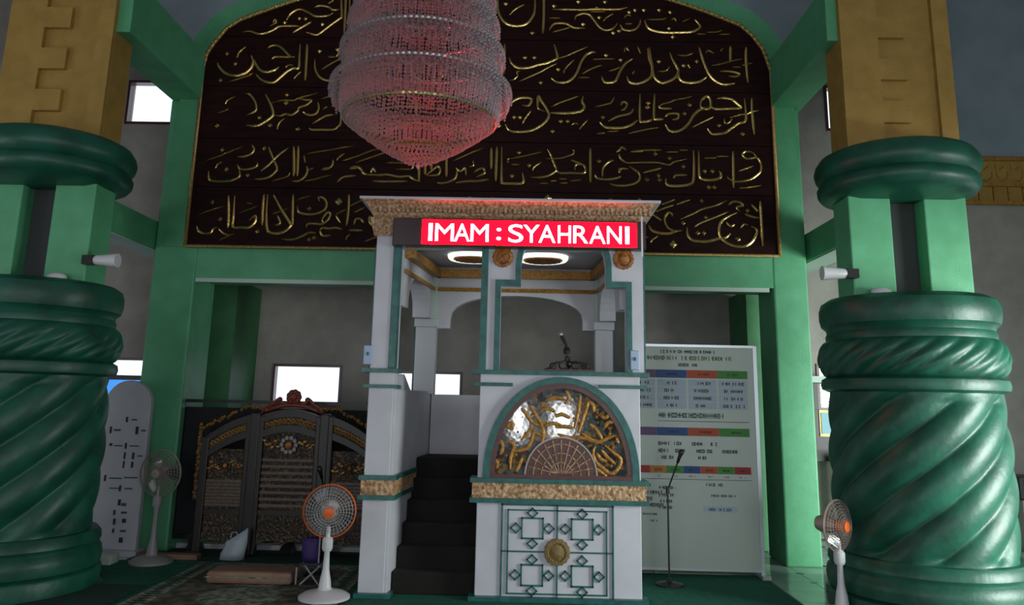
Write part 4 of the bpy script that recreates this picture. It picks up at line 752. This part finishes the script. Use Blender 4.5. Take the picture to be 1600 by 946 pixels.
# ================================================================ screen group
bb = empty('dark_backing_board', (-2.6, 9.05, .008), 'wide dark board with a black frame standing behind the carved screen', 'board')
MB().box(-3.78, -1.25, 9.03, 9.06, .17, 1.50).build('panel', 'black_cloth', bb)
for a in ((-3.86, -3.74, .15, 1.57), (-1.33, -1.21, .15, 1.57)): MB().box(a[0], a[1], 9.0, 9.09, a[2], a[3]).build('stile', 'black', bb)
MB().box(-3.98, -1.2, 9.0, 9.09, 1.55, 1.585).build('top_rail', 'black', bb); MB().box(-3.86, -1.2, 9.0, 9.09, .12, .17).build('bottom_rail', 'black', bb)
for x in (-3.5, -2.5, -1.5): MB().box(x-.07, x+.07, 8.93, 9.12, .008, .14, top=(x-.03, x+.03, 9.0, 9.09)).build('foot', 'black', bb)
sc_ = empty('carved_screen', (-2.5, 8.75, .008), 'dark three-leaf carved wooden screen with gilded openwork and a rosette crest', 'screen')
YS = 8.74
def leaf(x0, x1, zl, zr, zc, name):
    """leaf with a curved top rail from zl over zc to zr"""
    lf = bpy.data.objects.new(name, None); C.objects.link(lf); lf.parent = sc_; n = 16
    def top(t): return zl*(1-t)+zr*t + (zc-(zl+zr)/2)*sin(pi*t)
    X = lambda t: x0+(x1-x0)*t
    MB().box(x0-.035, x0+.045, YS-.05, YS+.05, .03, top(0)).build('stile', 'dark_wood', lf, bevel=.01)
    MB().box(x1-.045, x1+.035, YS-.05, YS+.05, .03, top(1)).build('stile', 'dark_wood', lf, bevel=.01)
    def rail(d0, d1, y0, nm, m): return MB().strip([(X(i/n), top(i/n)-d1) for i in range(n+1)], [(X(i/n), top(i/n)-d0) for i in range(n+1)], y0, YS+.03).build(nm, m, lf)
    rail(0, .075, YS-.045, 'arched_rail', 'dark_wood'); rail(.075, .165, YS-.015, 'carved_frieze', 'carved_mid'); rail(.165, .235, YS-.045, 'arched_rail', 'dark_wood')
    mb = MB()
    for i in range(12):
        t = (i+.5)/12; cx_, cz_ = X(.06+.88*t), top(.06+.88*t)-.12; r_ = .022
        mb.tube([(cx_+r_*cos(q), YS-.02, cz_+r_*sin(q)) for q in [k*pi/3 for k in range(6)]], .007, 5, True)
    mb.build('gilt_scrolls', 'gold_trim', lf, kind='stuff')
    w_ = x1-x0-.09; zt = min(top(.05), top(.95))-.26
    MB().box(x0+.04, x1-.04, YS, YS+.02, .30, zt+.12).build('back_panel', 'carved_dark', lf)
    k = 8
    for i in range(k):
        z = .50+(zt-.30-.42)*i/(k-1)*1.0
        MB().box(x0+.045, x1-.045, YS-.03, YS+.01, z, z+.028, top=(x0+.045, x1-.045, YS-.012, YS+.01)).build('slat', 'slat_highlight', lf)
    fz_ = zt-.05; cxm = (x0+x1)/2; rr = .075 if x1-x0 > .6 else .045
    fl = MB()
    for q in range(10):
        a_ = 2*pi*q/10; fl.ball((cxm+rr*cos(a_), YS-.035, fz_+rr*sin(a_)), rr*.34, 8, 5, (1, .5, 1))
    f0 = fl.build('flower_petals', 'plastic_grey' if x1-x0 > .6 else 'carved_mid', lf, smooth=True)
    MB().ball((cxm, YS-.04, fz_), rr*.55, 12, 7, (1, .5, 1)).build('flower_heart', 'rust_carve', f0, smooth=True)
    lv = MB(); rl_ = random.Random(int(x0*100))
    for s0 in (-1, 1):
        for q in range(6):
            ax = cxm+s0*(rr*1.5+q*.032*(w_/.6)); az = fz_+rl_.uniform(-.05, .05); dx = rl_.uniform(-.02, .02)
            lv.prism([(ax-.022, az), (ax+dx, az-.012), (ax+.022, az+.006), (ax-dx, az+.016)], YS-.04, YS-.02)
    lv.build('leaf_carving', 'gold_trim', lf, kind='stuff')
    MB().box(x0+.04, x1-.04, YS-.03, YS+.02, .42, .47).build('middle_rail', 'dark_wood', lf)
    MB().box(x0+.04, x1-.04, YS-.01, YS+.02, .24, .42).build('lower_panel', 'carved_dark', lf)
    ap = MB().prism([(x0+.04, .24), (x0+.04, .12)]+[(x0+.04+w_*i/10, .12+.05*abs(sin(pi*i/5))) for i in range(1, 10)]+[(x1-.04, .12), (x1-.04, .24)], YS-.03, YS+.01).build('apron', 'carved_dark', lf)
    return lf, top
leaf(-3.37, -2.90, 1.20, 1.44, 1.35, 'screen_leaf'); leaf(-2.80, -2.16, 1.43, 1.43, 1.50, 'screen_leaf'); leaf(-2.06, -1.58, 1.44, 1.20, 1.35, 'screen_leaf')
for x in (-2.85, -2.11): MB().box(x-.05, x+.05, YS-.06, YS+.06, .008, 1.46).build('centre_post', 'dark_wood', sc_, bevel=.012)
for x in (-3.40, -1.56): MB().box(x-.05, x+.05, YS-.07, YS+.07, .008, .06).build('foot', 'dark_wood', sc_)
# crest: rosette with side scrolls, gilded leaf chain on the outer edge
cr_ = MB()
for q in range(9):
    a_ = 2*pi*q/9; cr_.ball((-2.47+.05*cos(a_), YS, 1.63+.048*sin(a_)), .036, 8, 6)
cr_.ball((-2.47, YS-.02, 1.63), .05, 12, 8); cs = cr_.build('crest_rosette', 'rose', sc_, smooth=True)
sv = MB()
for s0 in (-1, 1):
    sv.tube([(-2.47+s0*x, YS, z) for x, z in ((.05, 1.56), (.12, 1.565), (.18, 1.60), (.20, 1.57), (.25, 1.54), (.32, 1.50))], [.014, .022, .018, .02, .016, .01], 7)
    sv.ball((-2.47+s0*.15, YS, 1.60), .03, 8, 6)
sv.tube([(-2.80, YS, 1.47), (-2.6, YS, 1.535), (-2.47, YS, 1.55), (-2.34, YS, 1.535), (-2.14, YS, 1.47)], .022, 7)
sv.build('crest_scroll', 'rose', cs, smooth=True)
gl = MB(); rl_ = random.Random(9)
def chain(x0, z0, x1, z1, n):
    for i in range(n):
        t = i/(n-1); x, z = x0+(x1-x0)*t+rl_.uniform(-.018, .018), z0+(z1-z0)*t+rl_.uniform(-.012, .012)
        gl.octa((x, YS-.02+rl_.uniform(-.01, .01), z), rl_.uniform(.012, .022))
chain(-3.43, 1.33, -3.43, .60, 34); chain(-3.41, 1.30, -2.98, 1.50, 26); chain(-2.98, 1.52, -2.75, 1.50, 16); chain(-2.20, 1.50, -1.98, 1.52, 16); chain(-1.98, 1.50, -1.56, 1.30, 26)
gl.build('gilt_leaf_chain', 'gold_trim', sc_, kind='stuff')
MB().box(-3.455, -3.415, YS-.02, YS+.02, .56, 1.34).build('edge_strip', 'carved_dark', sc_)
# low white ledge on the floor behind, seen under the board
tag(MB().box(-3.95, -1.0, 8.455, 9.10, .0005, .008).build('floor_runner', 'carpet_dark'), 'dark runner on the floor under the carved screen', 'runner')
struct(MB().box(-3.95, -1.0, 9.14, 9.26, 0, .05).build('trim_6', 'white_paint'), 'low white ledge on the floor behind the screen')
# bags
def bag(name, x, y, w_, h_, m, lab, pts):
    o = empty(name, (x, y, 0), lab, 'bag')
    mb = MB(); n = 20; zs_ = [0, .25, .5, .75, 1]
    rr = random.Random(int(x*10)); 
    for k, t in enumerate(zs_):
        for j in range(n):
            a_ = 2*pi*j/n; q = (1+rr.uniform(-.09, .09))*(1-.28*t**2*(1 if pts else .2)); mb.v.append((x+w_*q*cos(a_)+pts*.05*t, y+.06*q*sin(a_)*(1.2-t*.5), (.008 if y > 8.45 else .0)+.001+h_*t*(1+rr.uniform(-.04, .04)+(.25*cos(a_) if (k == 4 and pts) else 0))))
    for k in range(4):
        for j in range(n): q = (j+1) % n; mb.f.append((k*n+j, k*n+q, (k+1)*n+q, (k+1)*n+j))
    mb.f.append(tuple(range(n-1, -1, -1))); mb.f.append(tuple(4*n+j for j in range(n)))
    mb.build('sack', m, o, smooth=True)
    MB().tube([(x-.03, y, h_*.9), (x-.02, y, h_*1.12), (x+.03, y, h_*1.12), (x+.04, y, h_*.9)], .006, 6).build('handle', m, o)
bag('plastic_bag', -2.93, 8.56, .125, .24, 'bag_white', 'crumpled pale plastic bag standing before the left leaf of the carved screen', 1)
bag('cloth_bag', -2.13, 8.56, .09, .22, 'bag_purple', 'small purple cloth bag at the foot of the carved screen beside the right post', 0)

# ================================================================ fans
def fan(name, x, y, zh, r_, aim, lab, pole='plastic_white', guard='wire', hub='orange', housing='plastic_white', rimc=None, group=None, base_r=.21, z0=0):
    o = empty(name, (x, y, 0), lab, 'fan', group)
    MB().lathe([(base_r, 0), (base_r, .02), (base_r*.8, .045), (.06, .07), (.045, .10)], 0, 0, 32).xf(Matrix.Translation((x, y, z0))).build('base', housing, o, auto=True)
    MB().lathe([(.055, .08), (.045, .16), (.028, .24), (.022, zh*.55), (.026, zh*.56), (.026, zh*.66), (.018, zh*.67), (.018, zh-.12)], x, y, 16).build('pole', pole, o, auto=True)
    MB().lathe([(.036, 0), (.045, .02), (.045, .09), (.03, .11)], x, y, 16, z0=zh-r_-.10).build('control_box', pole, o, auto=True)
    # head, built along -Y then turned
    Rm = Matrix.Translation((x, y, zh)) @ Matrix.Rotation(radians(aim[0]), 4, 'Z') @ Matrix.Rotation(radians(aim[1]), 4, 'X')
    Ry = Rm @ Matrix.Rotation(pi/2, 4, 'X')   # lathe z axis -> -Y
    MB().lathe([(.02, -.19), (.055, -.18), (.07, -.14), (.072, -.06), (.05, -.02), (.03, 0)], 0, 0, 20).xf(Ry).build('motor_housing', housing, o, auto=True)
    rim = MB().lathe([(r_, -.012), (r_+.008, 0), (r_, .012), (r_-.006, 0)], 0, 0, 48, False).xf(Ry).build('guard_rim', rimc or guard, o, auto=True)
    for sgn, nm in ((1, 'front_guard'), (-1, 'rear_guard')):
        g = MB()
        for k in range(7):
            q = .05+(r_-.05)*k/7; h_ = sgn*(.075*(1-(q/r_)**2)+.004); g.tube([(q*cos(2*pi*i/36), q*sin(2*pi*i/36), h_) for i in range(36)], .0016, 4, True)
        for k in range(36):
            a_ = 2*pi*k/36+(.08 if sgn > 0 else 0); g.tube([(q*cos(a_+.25*(1-q/r_)), q*sin(a_+.25*(1-q/r_)), sgn*(.075*(1-(q/r_)**2)+.004)) for q in (.045, r_*.5, r_*.8, r_)], .0013, 4)
        g.xf(Ry).build(nm, guard, o)
    for k in range(3):
        b_ = MB(); n = 8; a0 = 2*pi*k/3
        for i in range(n+1):
            q = .03+(r_*.86-.03)*i/n; wd_ = .32+.55*sin(pi*(i/n)**.8*.85)
            for s0 in (-1, 1): a_ = a0+s0*wd_*.5/(1 if i else 1); b_.v.append((q*cos(a_), q*sin(a_), s0*.018))
        for i in range(n): b_.f.append((2*i, 2*i+1, 2*i+3, 2*i+2))
        b_.xf(Ry).build('blade', 'fan_blade', o)
    MB().lathe([(.045, .0), (.046, .075), (.042, .088), (.02, .092), (.001, .093)], 0, 0, 24, False).xf(Ry).build('hub_cap', hub, o, auto=True)
    return o
fan('pedestal_fan', -1.62, 7.05, .70, .215, (8, 4), 'white pedestal fan with an orange hub beside the foot of the pulpit stairs', rimc='orange', z0=.015)
fan('pedestal_fan', -3.66, 8.36, .85, .225, (-10, 0), 'greyish pedestal fan standing in front of the left square pillar', pole='plastic_grey', guard='wire_dull', hub='wire_dull', housing='plastic_grey')
fan('pedestal_fan', 2.60, 6.98, .69, .20, (38, 0), 'pinkish white pedestal fan turned aside at the foot of the right column', guard='wire_dull', housing='wire_dull', rimc='wire_dull')

# ================================================================ microphone stands
def micstand(x, y, zj, top, lab, tripod=True, z0=.0):
    o = empty('microphone_stand', (x, y, 0), lab, 'microphone stand')
    MB().tube([(x, y, .03), (x, y, zj)], .009, 8).build('pole', 'black' if tripod else 'plastic_grey', o)
    MB().lathe([(.13, 0), (.13, .012), (.03, .03), (.015, .06)], x, y, 24, z0=z0).build('base', 'black', o, auto=True)
    MB().tube([(x, y, zj-.03), (x, y, zj+.03)], .018, 10).build('clutch', 'black', o)
    t = Vector(top); MB().tube([(x, y, zj), tuple(t)], .008, 8).build('boom', 'black', o)
    d_ = (t-Vector((x, y, zj))).normalized(); m = MB().tube([tuple(t), tuple(t+d_*.07), tuple(t+d_*.10), tuple(t+d_*.13)], [.013, .018, .026, .018], 12).build('microphone', 'black', o, smooth=True)
    return o
micstand(1.375, 7.93, .84, (1.46, 7.86, 1.10), 'black microphone stand in front of the white notice board')
micstand(-1.90, 7.95, .80, (-1.91, 7.90, .88), 'slim microphone stand between the carved screen and the white fan', False, .015)

# ================================================================ notice board
nb = empty('notice_board', (1.72, 8.35, 0), 'tall white notice board with coloured table headers standing right of the pulpit', 'notice board')
BX0, BX1, YB = 1.09, 2.355, 8.35
MB().box(BX0, BX1, YB, YB+.03, .06, 2.225).build('sheet', 'board_white', nb)
for a in ((BX0-.02, BX0+.012, .0, 2.24), (BX1-.012, BX1+.025, .0, 2.24)): MB().box(a[0], a[1], YB-.015, YB+.04, a[2], a[3]).build('side_rail', 'aluminium', nb)
for z in (.05, 2.22): MB().box(BX0, BX1, YB-.01, YB+.035, z, z+.025).build('cross_rail', 'aluminium', nb)
for x in (BX0-.01, BX1+.01): MB().box(x-.04, x+.04, YB-.12, YB+.2, 0, .035).build('foot', 'aluminium', nb)
def cells(z0, z1, spec):
    for x0, x1, m in spec: MB().box(x0, x1-.004, YB-.006, YB, z0, z1).build('header_cell', m, nb)
hdr = ((1.10, 1.345, 'cell_purple'), (1.345, 1.665, 'cell_blue'), (1.665, 1.975, 'cell_orange'), (1.975, 2.285, 'cell_green'))
cells(1.905, 1.985, hdr); cells(1.33, 1.41, hdr)
cells(.965, 1.035, ((1.10, 1.28, 'cell_red'), (1.28, 1.44, 'cell_amber'), (1.44, 1.61, 'cell_green'), (1.61, 1.78, 'cell_blue'), (1.78, 1.95, 'cell_orange'), (1.95, 2.12, 'cell_green'), (2.12, 2.285, 'cell_red')))
rn = random.Random(21)
for r_ in range(4):
    z = 1.82-r_*.075
    for x0, x1 in ((1.10, 1.335), (1.36, 1.655), (1.675, 1.965), (1.985, 2.275)): MB().box(x0, x1, YB-.003, YB, z, z+.068).build('paper_slip', 'paper_blue', nb)
MB().box(1.36, 2.28, YB-.003, YB, 1.47, 1.475).build('rule_line', 'ink', nb); MB().box(1.10, 2.285, YB-.003, YB, .905, .909).build('rule_line', 'ink', nb)
MB().box(1.80, 2.13, YB-.004, YB, .60, .655).build('paper_slip', 'paper_blue', nb)
def scribble(x0, x1, z, h_, m, nm='printed_line', gap=.25):
    mb = MB(); x = x0
    while x < x1-.006:
        w_ = rn.uniform(.006, .014)
        if rn.random() > gap:
            k = rn.random(); t = .0045
            if k < .35: mb.box(x, x+t, YB-.008, YB-.003, z, z+h_); mb.box(x+t, x+w_, YB-.008, YB-.003, z+h_*.4, z+h_*.62)
            elif k < .7: mb.box(x, x+w_, YB-.008, YB-.003, z, z+h_*.28); mb.box(x, x+w_, YB-.008, YB-.003, z+h_*.7, z+h_); mb.box(x, x+t, YB-.008, YB-.003, z+h_*.28, z+h_*.7)
            else: mb.box(x, x+w_, YB-.008, YB-.003, z+h_*.35, z+h_*.7); mb.box(x+w_-t, x+w_, YB-.008, YB-.003, z, z+h_)
        x += w_+.005
    if mb.v: mb.build(nm, m, nb, kind='stuff')
scribble(1.40, 1.95, 2.155, .032, 'ink'); scribble(1.22, 2.13, 2.085, .042, 'ink_green'); scribble(1.58, 1.78, 2.02, .032, 'ink', gap=.1)
for r_ in range(4):
    z = 1.838-r_*.075
    for x0, x1 in ((1.13, 1.31), (1.42, 1.60), (1.72, 1.93), (2.02, 2.26)): scribble(x0+rn.uniform(0, .03), x1-rn.uniform(0, .05), z, .03, 'ink', gap=.3)
for z0 in (1.93, 1.355):
    for x in (1.46, 1.78, 2.08): scribble(x, x+.11, z0, .026, 'ink', gap=.1)
scribble(1.37, 2.02, 1.475+.03, .05, 'ink_teal', gap=.1)
for z, a in ((1.235, ((1.36, 1.48), (1.52, 1.60), (1.70, 1.95))), (1.165, ((1.36, 1.46), (1.53, 1.63), (1.74, 1.90), (2.0, 2.15))), (1.10, ((1.38, 1.50), (1.74, 1.85)))):
    for x0, x1 in a: scribble(x0, x1, z, .034, 'ink')
for x in (1.32, 1.49, 1.66, 1.83, 2.0, 2.16): scribble(x, x+.08, .985, .024, 'ink', gap=.1); scribble(x, x+.07, .925, .022, 'wire_dull')
scribble(1.83, 2.0, .845, .03, 'ink'); scribble(1.88, 2.15, .745, .022, 'ink'); scribble(1.84, 2.08, .612, .026, 'ink_teal')
for i, z in enumerate((.83, .76, .70, .64)): scribble(1.10, 1.30+.1*(i % 2), z, .034, 'ink'); scribble(1.36, 1.50, z-.02, .03, 'ink')
scribble(1.10, 1.34, .56, .02, 'ink_teal'); scribble(1.28, 1.36, .50, .018, 'ink')

# ================================================================ round-topped white sign, far left
sb = empty('tall_sign_board', (-4.20, 8.72, 0), 'tall white board with a rounded top and dark vertical lettering beside the left square pillar', 'sign')
ol = [(-4.47, .05), (-3.97, .05), (-3.97, 1.52)]+[(-4.22+.25*cos(a_), 1.52+.25*sin(a_)) for a_ in [pi*i/12 for i in range(1, 12)]]+[(-4.47, 1.52)]
MB().prism(ol, 8.66, 8.74).build('sheet', 'white_paint', sb, bevel=.01); MB().box(-4.50, -3.93, 8.60, 8.82, 0, .05).build('base', 'white_paint', sb)
YB = 8.665
def mark(x, z, w_, h_, m='ink'): MB().box(x-w_/2, x+w_/2, YB-.009, YB-.004, z-h_/2, z+h_/2).build('letter_mark', m, sb)
for x, z, w_, h_ in ((-4.21, 1.36, .022, .055), (-4.13, 1.36, .06, .016), (-4.37, 1.25, .02, .07), (-4.30, 1.25, .07, .02), (-4.09, 1.25, .03, .08), (-4.02, 1.25, .05, .018), (-4.35, 1.10, .03, .03), (-4.27, 1.09, .09, .013), (-4.19, 1.09, .02, .06), (-4.10, 1.09, .10, .013), (-4.19, .99, .018, .07), (-4.10, .99, .024, .07), (-4.03, .99, .05, .015), (-4.19, .90, .018, .07), (-4.10, .90, .024, .06), (-4.37, .76, .022, .06), (-4.26, .76, .13, .014), (-4.10, .77, .14, .013), (-4.26, .66, .10, .012), (-4.20, .66, .022, .06), (-4.11, .66, .08, .014), (-4.19, .52, .03, .06), (-4.14, .50, .05, .03), (-4.23, .42, .02, .05), (-4.13, .42, .06, .022), (-4.22, .33, .024, .06), (-4.12, .34, .04, .04), (-4.22, .24, .022, .04), (-4.12, .24, .06, .02), (-4.13, .15, .04, .05)):
    mark(x, z, w_, h_, 'ink_teal' if w_ > .045 else 'ink')
def block(x0, x1, y0, y1, z1, lab): tag(MB().box(x0, x1, y0, y1, 0, z1).build('white_block', 'board_white', bevel=.006), lab, 'block', 'pale blocks by the left column')
block(-4.42, -3.98, 8.18, 8.36, .085, 'pale flat block on the floor in front of the tall white sign board')
tag(MB().box(-3.86, -3.25, 8.46, 8.58, .009, .06).build('floor_plank', 'tan', bevel=.006), 'low brown plank on the floor at the foot of the grey fan', 'plank')
# television and blue banner behind the left column
tv = empty('television', (-5.35, 10.5, .9), 'blue-lit flat television glimpsed between the left column and the tall sign board', 'television')
MB().box(-5.75, -4.95, 10.5, 10.56, 1.30, 1.86).build('bezel', 'black', tv, bevel=.01); MB().box(-5.71, -4.99, 10.495, 10.5, 1.36, 1.80).build('screen', 'tv_blue', tv)
MB().box(-5.45, -5.25, 10.5, 10.56, 1.12, 1.30).build('neck', 'black', tv); MB().box(-5.9, -4.9, 10.3, 10.7, 0, .3).build('cabinet', 'black', tv); 
MB().box(-5.5, -5.2, 10.45, 10.6, .3, 1.14).build('pedestal', 'black', tv)
o = MB().box(-5.6, -4.85, 10.22, 10.24, .0, 1.28).build('blue_banner', 'banner_blue'); tag(o, 'dark blue cloth banner hanging under the television behind the left column', 'banner')
# right background: dark panel with pale blue paper, ledge, yellow curtain edge, loudspeaker
pd = empty('dark_display_panel', (4.1, 10.7, .9), 'dark display panel with a pale blue paper sheet beyond the right square pillar', 'display panel')
MB().box(3.66, 4.6, 10.70, 10.76, .96, 1.60).build('panel', 'black', pd); MB().box(3.83, 4.10, 10.685, 10.70, 1.27, 1.60).build('frame', 'gold_dull', pd); MB().box(3.85, 4.08, 10.675, 10.69, 1.30, 1.57).build('paper', 'paper_cyan', pd)
MB().box(3.66, 3.85, 10.74, 10.79, 1.60, 1.945).build('side_post', 'black', pd)
tag(MB().box(3.55, 4.7, 10.55, 10.79, 1.95, 2.03).build('window_ledge', 'pale_green'), 'pale ledge across the window beyond the right square pillar', 'ledge')
tr = empty('garden_tree', (4.6, 12.6, 0), 'bright leafy tree seen through the window beyond the right pillar', 'tree')
mb = MB(); rt_ = random.Random(2)
for i in range(260): mb.octa((4.6+rt_.gauss(0, .5), 12.6+rt_.gauss(0, .4), 1.75+rt_.gauss(0, .35)), rt_.uniform(.04, .1), rt_.uniform(.03, .08))
mb.build('foliage', 'leaf', tr, kind='stuff'); MB().tube([(4.6, 12.6, -.1), (4.6, 12.6, 1.5)], .07, 8).build('trunk', 'brown_wood', tr)
cb = empty('yellow_curtain', (4.05, 10.4, .3), 'narrow yellow curtain hanging beside the right column in the background', 'curtain')
mb = MB(); n = 14; A_ = [(3.98+.02*i, 10.40+.02*sin(i*1.9)) for i in range(n)]; mb.prism(A_+[(x, y+.012) for x, y in A_[::-1]], .12, 1.06, 'Z'); mb.build('cloth', 'yellow', cb); MB().tube([(3.9, 10.4, 1.07), (4.3, 10.4, 1.07)], .012, 8).build('rod', 'black', cb)
MB().tube([(4.28, 10.4, 0), (4.28, 10.4, 1.08)], .012, 8).build('stand', 'black', cb)
sp = empty('loudspeaker', (6.45, 10.4, .58), 'black loudspeaker lying on a grey plinth at the right edge behind the column', 'loudspeaker')
MB().box(6.02, 6.95, 10.2, 10.6, .585, .86).build('cabinet', 'black', sp, bevel=.02); MB().box(6.08, 6.89, 10.185, 10.2, .62, .83).build('grille', 'black_cloth', sp)
tag(MB().box(6.05, 6.9, 10.22, 10.6, 0, .585).build('plinth', 'plaster', bevel=.01), 'grey masonry plinth carrying the black loudspeaker', 'plinth')
